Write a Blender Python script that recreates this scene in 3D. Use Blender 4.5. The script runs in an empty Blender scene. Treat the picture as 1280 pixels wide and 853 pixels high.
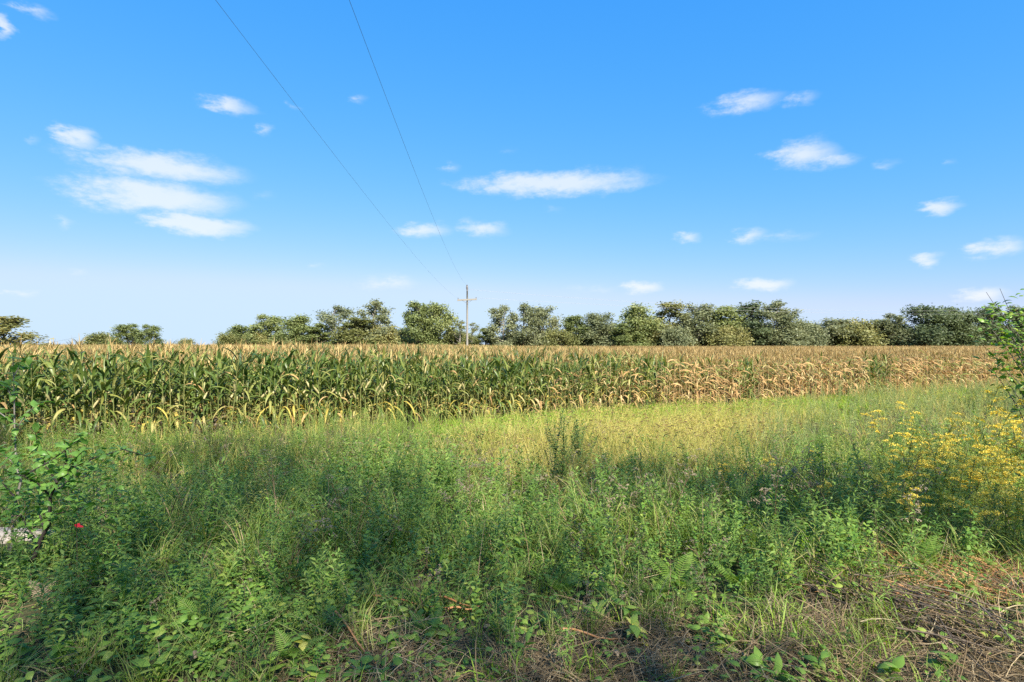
import bpy, math, random
import numpy as np
from mathutils import Vector, Euler, Matrix

rnd = random.Random(7)
npr = np.random.default_rng(7)
scn = bpy.context.scene
COL = scn.collection
R = math.radians
PI = math.pi

# ------------------------------------------------------------------ camera
F = 700.0                     # focal length in pixels of the 1280-wide photograph
HX, HY = 640.0, 431.0         # vanishing point of the level view axis in the photograph
CZ = 2.40                     # eye height above the field
cam_d = bpy.data.cameras.new('camera')
cam_d.sensor_width = 36.0
cam_d.lens = 36.0 * F / 1280.0
cam_d.clip_start = 0.05
cam_d.clip_end = 5000.0
cam = bpy.data.objects.new('camera', cam_d)
COL.objects.link(cam)
cam.location = (0, 0, CZ)
cam.rotation_euler = (R(90) + math.atan((HY - 426.5) / F), 0, 0)
scn.camera = cam

# ------------------------------------------------------------------ light and sky
SUN_EL = R(41)
SUN_AZ = R(25)                # sun stands behind the camera, this far round to the right
SUN_DIR = Vector((math.sin(SUN_AZ) * math.cos(SUN_EL), -math.cos(SUN_AZ) * math.cos(SUN_EL), math.sin(SUN_EL)))
SUN_STRENGTH = 4.2
SKY_STRENGTH = 0.10
EXPOSURE = 1.62
SKY_GAIN = 1.0 / (SKY_STRENGTH * 2 ** EXPOSURE)
scn.view_settings.view_transform = 'Standard'
scn.view_settings.look = 'None'
scn.view_settings.exposure = EXPOSURE
scn.view_settings.gamma = 1.0
scn.view_settings.use_curve_mapping = False
cy = scn.cycles
cy.max_bounces = 6
cy.diffuse_bounces = 5
cy.glossy_bounces = 1
cy.transmission_bounces = 3
cy.transparent_max_bounces = 4
cy.caustics_reflective = False
cy.caustics_refractive = False
cy.use_denoising = False
cy.denoiser = 'OPENIMAGEDENOISE'
cy.denoising_input_passes = 'RGB_ALBEDO_NORMAL'
cy.denoising_prefilter = 'ACCURATE'
cy.sample_clamp_indirect = 2.0
cy.sample_clamp_direct = 4.0

sun_d = bpy.data.lights.new('sun', 'SUN')
sun_d.energy = SUN_STRENGTH
sun_d.angle = R(0.55)
sun_d.color = (1.0, 0.93, 0.80)
sun = bpy.data.objects.new('sun', sun_d)
COL.objects.link(sun)
sun.rotation_euler = SUN_DIR.to_track_quat('Z', 'Y').to_euler()
sun.location = SUN_DIR * 60

world = bpy.data.worlds.new('World')
scn.world = world
world.use_nodes = True


class NT:
    """Short-hand for building node trees."""
    def __init__(self, tree):
        self.t = tree
        tree.nodes.clear()

    def n(self, typ, props=None, **ins):
        nd = self.t.nodes.new(typ)
        for k, v in (props or {}).items():
            setattr(nd, k, v)
        for k, v in ins.items():
            self.put(nd, int(k[1:]) if k[0] == 'i' and k[1:].isdigit() else k.replace('_', ' '), v)
        return nd

    def put(self, nd, key, v):
        s = nd.inputs[key]
        if isinstance(v, bpy.types.NodeSocket):
            self.t.links.new(v, s)
        elif isinstance(v, bpy.types.Node):
            self.t.links.new(v.outputs[0], s)
        else:
            s.default_value = v

    def m(self, op, a, b=0.0, c=0.0, clamp=False):
        nd = self.t.nodes.new('ShaderNodeMath')
        nd.operation = op
        nd.use_clamp = clamp
        self.put(nd, 0, a)
        self.put(nd, 1, b)
        self.put(nd, 2, c)
        return nd.outputs[0]

    def mix(self, fac, a, b, blend='MIX'):
        nd = self.t.nodes.new('ShaderNodeMix')
        nd.data_type = 'RGBA'
        nd.blend_type = blend
        self.put(nd, 0, fac)
        self.put(nd, 6, a)
        self.put(nd, 7, b)
        return nd.outputs[2]

    def ramp(self, fac, stops):
        nd = self.t.nodes.new('ShaderNodeValToRGB')
        self.put(nd, 0, fac)
        el = nd.color_ramp.elements
        while len(el) > 1:
            el.remove(el[-1])
        el[0].position, el[0].color = stops[0][0], (*stops[0][1], 1)
        for p, c in stops[1:]:
            e = el.new(p)
            e.color = (*c, 1)
        return nd.outputs[0]


# fair-weather clouds: (photo x, photo y, half width, half height, density)
CLOUDS = [
    (205, 208, 105, 17, 1.0), (150, 214, 55, 14, .6), (195, 246, 100, 20, 1.1), (130, 243, 40, 20, .7), (245, 281, 66, 12, 1.25), (95, 170, 32, 14, .9),
    (35, 176, 16, 8, .35), (75, 278, 16, 9, .4), (283, 131, 36, 10, .75), (333, 162, 14, 9, .55), (372, 132, 8, 6, .3),
    (445, 123, 14, 8, .35), (5, 33, 16, 14, .9), (42, 10, 24, 10, .55), (690, 230, 116, 15, 1.05), (780, 224, 40, 13, .5), (625, 232, 50, 12, .5),
    (566, 206, 14, 8, .35), (530, 288, 36, 11, .75), (604, 287, 34, 11, .7), (488, 352, 42, 10, .5), (803, 360, 26, 8, .85),
    (740, 360, 40, 7, .3), (1005, 192, 46, 19, .85), (1040, 200, 38, 10, .6), (935, 128, 46, 15, .7), (1000, 122, 24, 12, .5), (1105, 205, 18, 8, .35),
    (1175, 259, 30, 10, .9), (1158, 326, 22, 7, .8), (1245, 310, 38, 11, .8), (862, 296, 22, 8, .7), (940, 295, 28, 11, .7), (985, 296, 36, 9, .35),
    (953, 357, 38, 9, .95), (1218, 367, 36, 10, .9), (32, 365, 20, 6, .55), (100, 340, 24, 8, .3), (695, 262, 18, 6, .25), (1192, 200, 10, 6, .25), (395, 334, 10, 5, .3),
    (640, 188, 16, 8, .2), (330, 246, 22, 8, .25)]


def build_world():
    w = NT(world.node_tree)
    out = w.n('ShaderNodeOutputWorld')
    bg = w.n('ShaderNodeBackground', Strength=SKY_STRENGTH)
    w.t.links.new(bg.outputs[0], out.inputs[0])
    sky = w.n('ShaderNodeTexSky', dict(sky_type='NISHITA', sun_disc=False, sun_elevation=SUN_EL,
                                       sun_rotation=PI - SUN_AZ, altitude=0.0, air_density=1.0, dust_density=0.35, ozone_density=2.0))
    # colour response of the picture: deep blue overhead, pale towards the horizon, one curve per channel
    sc = w.n('ShaderNodeSeparateColor', i0=sky.outputs[0])
    rr = w.m('SMOOTH_MIN', w.m('MULTIPLY', w.m('POWER', sc.outputs[0], 1.40), 0.064), 0.64, 0.12)
    gg = w.m('SMOOTH_MIN', w.m('MULTIPLY', w.m('POWER', sc.outputs[1], 0.55), 0.278), 0.83, 0.08)
    gg = w.m('MAXIMUM', gg, w.m('MULTIPLY', rr, 1.24))
    bb = w.m('MULTIPLY', w.m('POWER', sc.outputs[2], 0.04), 0.95)
    cc = w.n('ShaderNodeCombineColor', i0=rr, i1=gg, i2=bb)
    skyc = w.mix(1.0, cc.outputs[0], (SKY_GAIN, SKY_GAIN, SKY_GAIN, 1), 'MULTIPLY')
    # cloud layer: soft ragged patches at fixed directions of the sky, denser added cover out of view to lift the shade
    tc = w.n('ShaderNodeTexCoord')
    sp = w.n('ShaderNodeSeparateXYZ', i0=tc.outputs['Generated'])
    az = w.m('ARCTAN2', sp.outputs[0], sp.outputs[1])
    el = w.m('ARCSINE', sp.outputs[2])
    co = w.n('ShaderNodeCombineXYZ', X=az, Y=w.m('MULTIPLY', el, 2.2), Z=0.0)
    nz = w.n('ShaderNodeTexNoise', dict(noise_dimensions='3D'), Vector=co, Scale=17.0, Detail=6.0, Roughness=0.62)
    off = w.n('ShaderNodeVectorMath', dict(operation='MULTIPLY_ADD'), i0=nz.outputs['Color'], i1=(.085, .034, 0), i2=(-.0425, -.017, 0))
    ang = w.n('ShaderNodeCombineXYZ', X=az, Y=el, Z=0.0)
    dv = w.n('ShaderNodeVectorMath', dict(operation='ADD'), i0=off.outputs[0], i1=ang.outputs[0])
    total = None
    for (x, y, hw, hh, d) in CLOUDS:
        dx, dz = (x - HX) / F, (HY - y) / F
        a0 = math.atan2(dx, 1.0)
        e0 = math.atan2(dz, math.hypot(dx, 1.0))
        ca = math.cos(a0)
        sw = hw / F * ca * ca * 1.38
        sh = hh / F * ca * math.cos(e0) ** 2 * 1.42
        q = w.n('ShaderNodeVectorMath', dict(operation='MULTIPLY_ADD'), i0=dv.outputs[0], i1=(1 / sw, 1 / sh, 0), i2=(-a0 / sw, -e0 / sh, 0))
        ln = w.n('ShaderNodeVectorMath', dict(operation='LENGTH'), i0=q.outputs[0])
        v = w.m('MULTIPLY_ADD', ln.outputs['Value'], -d, d)
        total = w.m('MAXIMUM', 0.0 if total is None else total, v)
    # added unseen clouds beyond the view, thick enough to whiten and brighten the shade
    co2 = w.n('ShaderNodeCombineXYZ', X=az, Y=w.m('MULTIPLY', el, 3.4), Z=4.7)
    nb = w.n('ShaderNodeTexNoise', dict(noise_dimensions='3D'), Vector=co2, Scale=5.0, Detail=5.0, Roughness=0.55)
    far = w.m('MULTIPLY', w.m('SUBTRACT', w.m('ABSOLUTE', az), 0.80), 6.0, clamp=True)
    other = w.m('MULTIPLY', w.m('MULTIPLY', w.m('SUBTRACT', nb.outputs[0], 0.53), 6.0, clamp=True), far)
    total = w.m('MAXIMUM', total, other)
    fine = w.n('ShaderNodeTexNoise', dict(noise_dimensions='3D'), Vector=co, Scale=34.0, Detail=6.0, Roughness=0.68)
    wisp = w.m('MULTIPLY', w.m('SUBTRACT', fine.outputs[0], 0.5), 0.85)
    dens = w.m('ADD', total, w.m('MULTIPLY', wisp, w.m('MULTIPLY', total, 3.0, clamp=True)))
    up = w.m('MULTIPLY', w.m('SUBTRACT', el, 0.02), 25.0, clamp=True)
    sm = w.n('ShaderNodeMapRange', dict(interpolation_type='SMOOTHSTEP'), Value=dens)
    sm.inputs['From Min'].default_value = 0.06
    sm.inputs['From Max'].default_value = 0.85
    sm.inputs['To Max'].default_value = 0.68
    alpha = w.m('MULTIPLY', sm.outputs[0], up)
    col = w.mix(alpha, skyc, (1.02 * SKY_GAIN, 1.03 * SKY_GAIN, 1.06 * SKY_GAIN, 1))
    w.put(bg, 'Color', col)


build_world()
world.cycles.sampling_method = 'MANUAL'
world.cycles.sample_map_resolution = 256


# ------------------------------------------------------------------ helpers
def px(x, y, Y):
    """The point at distance Y in front of the eye that the photograph shows at (x, y)."""
    return Vector(((x - HX) / F * Y, Y, CZ - (y - HY) / F * Y))


def smooth(a, b, x):
    t = np.clip((np.asarray(x, float) - a) / (b - a), 0, 1)
    return t * t * (3 - 2 * t)


_perm = np.random.default_rng(3).random((256, 256))


def vnoise(x, y, s=1.0, seed=0):
    x = np.asarray(x, float) * s + 37.3 * seed + 400
    y = np.asarray(y, float) * s + 11.7 * seed + 400
    xi, yi = np.floor(x).astype(int), np.floor(y).astype(int)
    fx, fy = x - xi, y - yi
    fx, fy = fx * fx * (3 - 2 * fx), fy * fy * (3 - 2 * fy)
    g = lambda i, j: _perm[(xi + i) % 256, (yi + j) % 256]
    return (g(0, 0) * (1 - fx) + g(1, 0) * fx) * (1 - fy) + (g(0, 1) * (1 - fx) + g(1, 1) * fx) * fy


def gz(x, y):
    """Height of the ground: a low roadside bank that runs down to the field."""
    x = np.asarray(x, float)
    y = np.asarray(y, float)
    h = 0.75 * (1 - smooth(2.6, 9.5, y - 0.10 * x))
    near = 1 - smooth(20, 45, np.hypot(x, y))
    h = h + (vnoise(x, y, 0.55, 1) - 0.5) * 0.22 * near + (vnoise(x, y, 2.1, 2) - 0.5) * 0.08 * near
    return h


def corn_edge(x):
    return 18.3 + 0.464 * np.asarray(x, float)


class MB:
    """Collects strips, tubes and leaves; makes ONE mesh of them."""
    def __init__(self):
        self.v, self.f, self.mi, self.t = [], [], [], []

    def strip(self, P, W, S, mat=0, tint=0.5, fold=0.0, up=None):
        n, b = len(P), len(self.v)
        P = np.asarray(P, float)
        W = np.asarray(W, float)[:, None] * 0.5
        S = np.broadcast_to(np.asarray(S, float), P.shape)
        if fold:
            T = np.gradient(P, axis=0)
            N = np.cross(S, T)
            N /= np.linalg.norm(N, axis=1)[:, None] + 1e-9
            L, Cc, Rr = P + S * W, P - N * W * fold, P - S * W
            for i in range(n):
                self.v += [L[i], Cc[i], Rr[i]]
                self.t += [tint] * 3
            for i in range(n - 1):
                a = b + 3 * i
                self.f += [(a, a + 1, a + 4, a + 3), (a + 1, a + 2, a + 5, a + 4)]
                self.mi += [mat, mat]
        else:
            L, Rr = P + S * W, P - S * W
            for i in range(n):
                self.v += [L[i], Rr[i]]
                self.t += [tint] * 2
            for i in range(n - 1):
                a = b + 2 * i
                self.f.append((a, a + 1, a + 3, a + 2))
                self.mi.append(mat)

    def tube(self, P, rad, k=5, mat=0, tint=0.5, cap=True):
        P = np.asarray(P, float)
        n, b = len(P), len(self.v)
        rad = np.broadcast_to(np.asarray(rad, float), (n,))
        T = np.gradient(P, axis=0)
        T /= np.linalg.norm(T, axis=1)[:, None] + 1e-9
        ref = np.array([0., 0., 1.]) if abs(T[:, 2]).mean() < 0.8 else np.array([1., 0., 0.])
        A = np.cross(T, ref)
        A /= np.linalg.norm(A, axis=1)[:, None] + 1e-9
        B = np.cross(T, A)
        for i in range(n):
            for j in range(k):
                w = 2 * PI * j / k
                self.v.append(P[i] + rad[i] * (A[i] * math.cos(w) + B[i] * math.sin(w)))
                self.t.append(tint)
        for i in range(n - 1):
            for j in range(k):
                a, c = b + i * k + j, b + i * k + (j + 1) % k
                self.f.append((a, c, c + k, a + k))
                self.mi.append(mat)
        if cap:
            self.f.append(tuple(b + j for j in range(k)))
            self.f.append(tuple(b + (n - 1) * k + j for j in reversed(range(k))))
            self.mi += [mat, mat]

    def mesh(self, name, mats, smooth_shade=True):
        return make_mesh(name, np.array(self.v, float), self.f, mats, self.mi, self.t, smooth_shade)


def make_mesh(name, v, f, mats, mi=None, tint=None, sm=True):
    me = bpy.data.meshes.new(name)
    me.from_pydata(v, [], f)
    for m in mats:
        me.materials.append(m)
    if mi is not None and len(mats) > 1:
        me.polygons.foreach_set('material_index', np.asarray(mi, np.int32))
    if tint is not None:
        at = me.attributes.new('tint', 'FLOAT', 'POINT')
        at.data.foreach_set('value', np.asarray(tint, np.float32))
    if sm:
        me.polygons.foreach_set('use_smooth', np.ones(len(me.polygons), bool))
    me.update()
    return me


def tag(o, label=None, cat=None, group=None, kind=None):
    if label:
        o['label'] = label
    if cat:
        o['category'] = cat
    if group:
        o['group'] = group
    if kind:
        o['kind'] = kind
    return o


def obj(name, me, parent=None, loc=None, rot=None, scl=None):
    o = bpy.data.objects.new(name, me)
    COL.objects.link(o)
    if parent is not None:
        o.parent = parent
    if loc is not None:
        o.location = loc
    if rot is not None:
        o.rotation_euler = rot
    if scl is not None:
        o.scale = (scl,) * 3 if isinstance(scl, (int, float)) else scl
    return o


def thing(name, label, cat, loc, rotz=0, group=None, scl=None):
    return tag(obj(name, None, None, loc, (0, 0, rotz), scl), label, cat, group)


_gn_cache = {}


def scatter(name, label, cat, meshes, P, rot, scl, idx):
    """One stuff object: many small plants that nobody could count, on real points of the ground."""
    col = bpy.data.collections.new(name + '_kinds')
    for i, me in enumerate(meshes):
        col.objects.link(bpy.data.objects.new('%s_kind_%02d' % (name, i), me))
    me = bpy.data.meshes.new(name)
    me.from_pydata(np.asarray(P, float), [], [])
    a = me.attributes.new('rot', 'FLOAT_VECTOR', 'POINT')
    a.data.foreach_set('vector', np.asarray(rot, np.float32).ravel())
    a = me.attributes.new('scl', 'FLOAT', 'POINT')
    a.data.foreach_set('value', np.asarray(scl, np.float32))
    a = me.attributes.new('idx', 'INT', 'POINT')
    a.data.foreach_set('value', np.asarray(idx, np.int32))
    o = obj(name, me)
    ng = bpy.data.node_groups.new(name, 'GeometryNodeTree')
    ng.interface.new_socket('Geometry', in_out='INPUT', socket_type='NodeSocketGeometry')
    ng.interface.new_socket('Geometry', in_out='OUTPUT', socket_type='NodeSocketGeometry')
    N = ng.nodes
    gi, go = N.new('NodeGroupInput'), N.new('NodeGroupOutput')
    ci = N.new('GeometryNodeCollectionInfo')
    ci.inputs['Collection'].default_value = col
    ci.inputs['Separate Children'].default_value = True
    ci.inputs['Reset Children'].default_value = True
    ip = N.new('GeometryNodeInstanceOnPoints')
    ip.inputs['Pick Instance'].default_value = True

    def attr(nm, typ):
        k = N.new('GeometryNodeInputNamedAttribute')
        k.data_type = typ
        k.inputs['Name'].default_value = nm
        return [s for s in k.outputs if s.name == 'Attribute' and s.enabled][0]
    L = ng.links.new
    L(gi.outputs[0], ip.inputs['Points'])
    L(ci.outputs[0], ip.inputs['Instance'])
    L(attr('idx', 'INT'), ip.inputs['Instance Index'])
    e2r = N.new('FunctionNodeEulerToRotation')
    L(attr('rot', 'FLOAT_VECTOR'), e2r.inputs[0])
    L(e2r.outputs[0], ip.inputs['Rotation'])
    L(attr('scl', 'FLOAT'), ip.inputs['Scale'])
    L(ip.outputs[0], go.inputs[0])
    md = o.modifiers.new('scatter', 'NODES')
    md.node_group = ng
    return tag(o, label, cat, kind='stuff')


# ------------------------------------------------------------------ materials
def mat_new(name):
    m = bpy.data.materials.new(name)
    m.use_nodes = True
    return m, NT(m.node_tree)


def foliage(name, c1, c2, trans=0.32, rough=0.5, c3=None, spec=0.35):
    """Leaf: two (or three) colours by leaf and by plant, light passing through."""
    m, t = mat_new(name)
    at = t.n('ShaderNodeAttribute', dict(attribute_name='tint'))
    oi = t.n('ShaderNodeObjectInfo')
    fac = t.m('ADD', t.m('MULTIPLY', at.outputs['Fac'], 0.62), t.m('MULTIPLY', oi.outputs['Random'], 0.38))
    stops = [(0.12, c1), (0.85, c2)] if c3 is None else [(0.12, c1), (0.62, c2), (0.95, c3)]
    col = t.ramp(fac, stops)
    p = t.n('ShaderNodeBsdfPrincipled', Base_Color=col, Roughness=rough)
    p.inputs['Specular IOR Level'].default_value = spec
    hs = t.n('ShaderNodeHueSaturation', Hue=0.485, Saturation=1.15, Value=1.25, Color=col)
    tr = t.n('ShaderNodeBsdfTranslucent', Color=hs.outputs[0])
    mx = t.n('ShaderNodeMixShader', i0=trans, i1=p.outputs[0], i2=tr.outputs[0])
    out = t.n('ShaderNodeOutputMaterial')
    t.t.links.new(mx.outputs[0], out.inputs[0])
    return m


def solid(name, c1, c2, scale=20.0, rough=0.8, bump=0.0, spec=0.2, rand=0.0, stretch=None):
    m, t = mat_new(name)
    tc = t.n('ShaderNodeTexCoord')
    vec = tc.outputs['Object']
    if stretch:
        vec = t.n('ShaderNodeMapping', Vector=vec, Scale=stretch).outputs[0]
    nz = t.n('ShaderNodeTexNoise', Vector=vec, Scale=scale, Detail=5.0, Roughness=0.6)
    fac = t.m('MULTIPLY', t.m('SUBTRACT', nz.outputs[0], 0.28), 2.2, clamp=True)
    if rand:
        oi = t.n('ShaderNodeObjectInfo')
        fac = t.m('ADD', t.m('MULTIPLY', fac, 1 - rand), t.m('MULTIPLY', oi.outputs['Random'], rand))
    col = t.mix(fac, (*c1, 1), (*c2, 1))
    p = t.n('ShaderNodeBsdfPrincipled', Base_Color=col, Roughness=rough)
    p.inputs['Specular IOR Level'].default_value = spec
    if bump:
        bp = t.n('ShaderNodeBump', Strength=bump, Distance=0.02, Height=nz.outputs[0])
        t.put(p, 'Normal', bp.outputs[0])
    out = t.n('ShaderNodeOutputMaterial')
    t.t.links.new(p.outputs[0], out.inputs[0])
    return m


M = {}
M['grass'] = foliage('grass_blade', (.10, .18, .028), (.21, .285, .050), c3=(.34, .32, .11), trans=.42)
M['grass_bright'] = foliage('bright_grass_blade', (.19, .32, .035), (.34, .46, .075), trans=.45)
M['foxtail'] = foliage('foxtail_blade', (.41, .41, .10), (.63, .55, .17), c3=(.70, .57, .27), trans=.48)
M['foxhead'] = foliage('foxtail_head', (.24, .17, .08), (.13, .075, .045), trans=.15)
M['weed'] = foliage('weed_leaf', (.085, .175, .036), (.18, .30, .058), c3=(.29, .38, .10), trans=.45, spec=.25)
M['weed_dark'] = foliage('dark_weed_leaf', (.060, .110, .030), (.12, .195, .052), spec=.2)
M['feather'] = foliage('feathery_weed_leaf', (.18, .27, .06), (.33, .41, .11), trans=.42, spec=.2)
M['silver'] = foliage('pale_weed_leaf', (.21, .28, .095), (.34, .39, .145), trans=.4, spec=.2)
M['broad'] = foliage('broad_leaf', (.085, .19, .030), (.19, .32, .055), c3=(.34, .40, .08), rough=.42, trans=.45)
M['fern'] = foliage('fern_leaf', (.12, .23, .035), (.23, .34, .065), trans=.4)
M['fern_dry'] = foliage('dry_fern_leaf', (.17, .13, .085), (.27, .21, .13), trans=.2)
M['stem'] = solid('green_stem', (.09, .14, .04), (.16, .19, .07), 30)
M['stem_red'] = solid('brown_stem', (.09, .055, .035), (.17, .12, .07), 30)
M['straw'] = foliage('dead_straw', (.080, .055, .032), (.23, .168, .092), trans=.12, rough=.7, c3=(.38, .315, .20), spec=.15)  # darkened so the colour stands in for shade over the front strip
M['straw_red'] = foliage('rusty_straw', (.24, .10, .042), (.46, .235, .105), trans=.15, rough=.7, c3=(.56, .37, .18), spec=.15)
M['twig'] = solid('grey_twig', (.050, .038, .028), (.17, .135, .10), 25, rand=.4)
M['gold'] = foliage('goldenrod_bloom', (.66, .50, .05), (.82, .68, .14), trans=.3)
M['gold_pale'] = foliage('faded_goldenrod_bloom', (.45, .36, .13), (.60, .50, .22), trans=.2)
M['gold_leaf'] = foliage('goldenrod_leaf', (.17, .25, .045), (.31, .38, .08), c3=(.45, .43, .12), trans=.4, spec=.2)
M['pale_leaf'] = foliage('yellowed_weed_leaf', (.34, .37, .07), (.58, .54, .13))
M['corn'] = foliage('corn_leaf', (.040, .082, .018), (.12, .178, .038), c3=(.27, .28, .07), rough=.4, spec=.4, trans=.36)
M['corn_mid'] = foliage('fading_corn_leaf', (.20, .25, .06), (.36, .34, .11), c3=(.48, .39, .16), rough=.5, trans=.4)
M['corn_yellow'] = foliage('yellow_corn_leaf', (.44, .36, .08), (.64, .50, .12), trans=.4)
M['corn_dry'] = foliage('dry_corn_leaf', (.30, .175, .075), (.48, .32, .14), c3=(.58, .44, .235), trans=.3, rough=.65, spec=.15)
M['corn_stalk'] = solid('corn_stalk', (.08, .115, .032), (.17, .17, .06), 8, rand=.5)
M['corn_stalk_dry'] = solid('dry_corn_stalk', (.26, .19, .09), (.38, .29, .16), 8, rand=.5)
M['tassel'] = foliage('corn_tassel', (.22, .145, .055), (.43, .30, .115), trans=.2, c3=(.57, .44, .20))
M['husk'] = foliage('corn_husk', (.30, .30, .12), (.50, .42, .22), trans=.2)
M['bark'] = solid('bark', (.06, .05, .04), (.17, .15, .13), 9, bump=.5)
M['bark_dark'] = solid('dark_bark', (.018, .014, .013), (.05, .042, .038), 30)
M['bark_pale'] = solid('pale_bark', (.16, .14, .12), (.30, .27, .23), 12)
M['crown_a'] = foliage('green_tree_leaf', (.12, .155, .055), (.22, .26, .095), trans=.4, c3=(.29, .31, .12))
M['crown_b'] = foliage('grey_green_tree_leaf', (.145, .17, .085), (.245, .265, .140), trans=.4, c3=(.32, .325, .18))
M['crown_c'] = foliage('dark_tree_leaf', (.085, .115, .055), (.165, .205, .09), trans=.38)
M['crown_d'] = foliage('yellow_green_tree_leaf', (.13, .155, .05), (.235, .24, .085), trans=.38, c3=(.32, .28, .11))
M['sapling'] = foliage('sapling_leaf', (.10, .23, .04), (.19, .34, .07), rough=.4, trans=.45)
M['shrub'] = foliage('shrub_leaf', (.09, .20, .03), (.20, .34, .055), c3=(.34, .40, .09), rough=.4, trans=.4)
M['pole'] = solid('weathered_pole_wood', (.16, .145, .125), (.30, .28, .245), 6, rand=.2, stretch=(6, 6, .6))
M['steel'] = solid('dull_steel', (.10, .10, .10), (.16, .16, .16), 20, rough=.5)
M['wire'] = solid('wire_metal', (.05, .05, .055), (.09, .09, .10), 5, rough=.5)
M['wire_pale'] = solid('pale_wire_metal', (.28, .28, .27), (.36, .36, .35), 5, rough=.4)
M['ceramic'] = solid('insulator_ceramic', (.10, .09, .09), (.16, .15, .15), 20, rough=.3)
M['red'] = foliage('red_flag_plastic', (.70, .02, .04), (.80, .04, .06), trans=.3, rough=.4)
M['sand'] = solid('pale_sand', (.30, .24, .18), (.48, .41, .32), 6, bump=.4)


def ground_material():
    m, t = mat_new('field_soil')
    tc = t.n('ShaderNodeTexCoord')
    a = t.n('ShaderNodeTexNoise', Vector=tc.outputs['Object'], Scale=0.8, Detail=6.0, Roughness=0.65)
    b = t.n('ShaderNodeTexNoise', Vector=tc.outputs['Object'], Scale=14.0, Detail=6.0, Roughness=0.7)
    c1 = t.ramp(b.outputs[0], [(.3, (.030, .024, .016)), (.55, (.075, .060, .040)), (.75, (.13, .105, .07))])
    c2 = t.ramp(b.outputs[0], [(.3, (.030, .045, .016)), (.7, (.07, .085, .03))])
    col = t.mix(t.m('MULTIPLY', t.m('SUBTRACT', a.outputs[0], 0.35), 2.5, clamp=True), c1, c2)
    p = t.n('ShaderNodeBsdfPrincipled', Base_Color=col, Roughness=0.95)
    p.inputs['Specular IOR Level'].default_value = 0.1
    bp = t.n('ShaderNodeBump', Strength=0.8, Distance=0.03, Height=b.outputs[0])
    t.put(p, 'Normal', bp.outputs[0])
    out = t.n('ShaderNodeOutputMaterial')
    t.t.links.new(p.outputs[0], out.inputs[0])
    return m


M['ground'] = ground_material()


# ------------------------------------------------------------------ the setting
def axis(lim_near, step, lim_far):
    a = list(np.arange(0, lim_near, step))
    s = step
    while a[-1] < lim_far:
        s *= 1.25
        a.append(a[-1] + s)
    return np.array(a)


def build_ground():
    ax = axis(14, 0.3, 2500)
    X = np.concatenate([-ax[:0:-1], ax])
    Yp, Yn = axis(22, 0.3, 2500), axis(3, 0.4, 2500)
    Y = np.concatenate([-Yn[:0:-1], Yp])
    gx, gy = np.meshgrid(X, Y, indexing='ij')
    v = np.stack([gx, gy, gz(gx, gy)], -1).reshape(-1, 3)
    ny = len(Y)
    i, j = np.meshgrid(np.arange(len(X) - 1), np.arange(ny - 1), indexing='ij')
    a = (i * ny + j).ravel()
    f = np.stack([a, a + ny, a + ny + 1, a + 1], -1).tolist()
    tag(obj('ground', make_mesh('ground', v, f, [M['ground']])), kind='structure')
    # bare sandy track at the left edge of the picture
    n = 20
    vs, fs = [], []
    for r in range(6):
        for k in range(n):
            w = 2 * PI * k / n
            rr = r / 5 * (1 + .15 * math.sin(3 * w + 1) + .1 * math.sin(5 * w))
            x, y = -6.15 + 1.35 * rr * math.cos(w), 5.9 + .75 * rr * math.sin(w)
            vs.append((x, y, float(gz(x, y)) + .03 - .03 * (r / 5) ** 3))
    for r in range(5):
        for k in range(n):
            a, b = r * n + k, r * n + (k + 1) % n
            fs.append((a, b, b + n, a + n))
    tag(obj('sand_path', make_mesh('sand_path', vs, fs, [M['sand']])), kind='structure')


build_ground()


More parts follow.
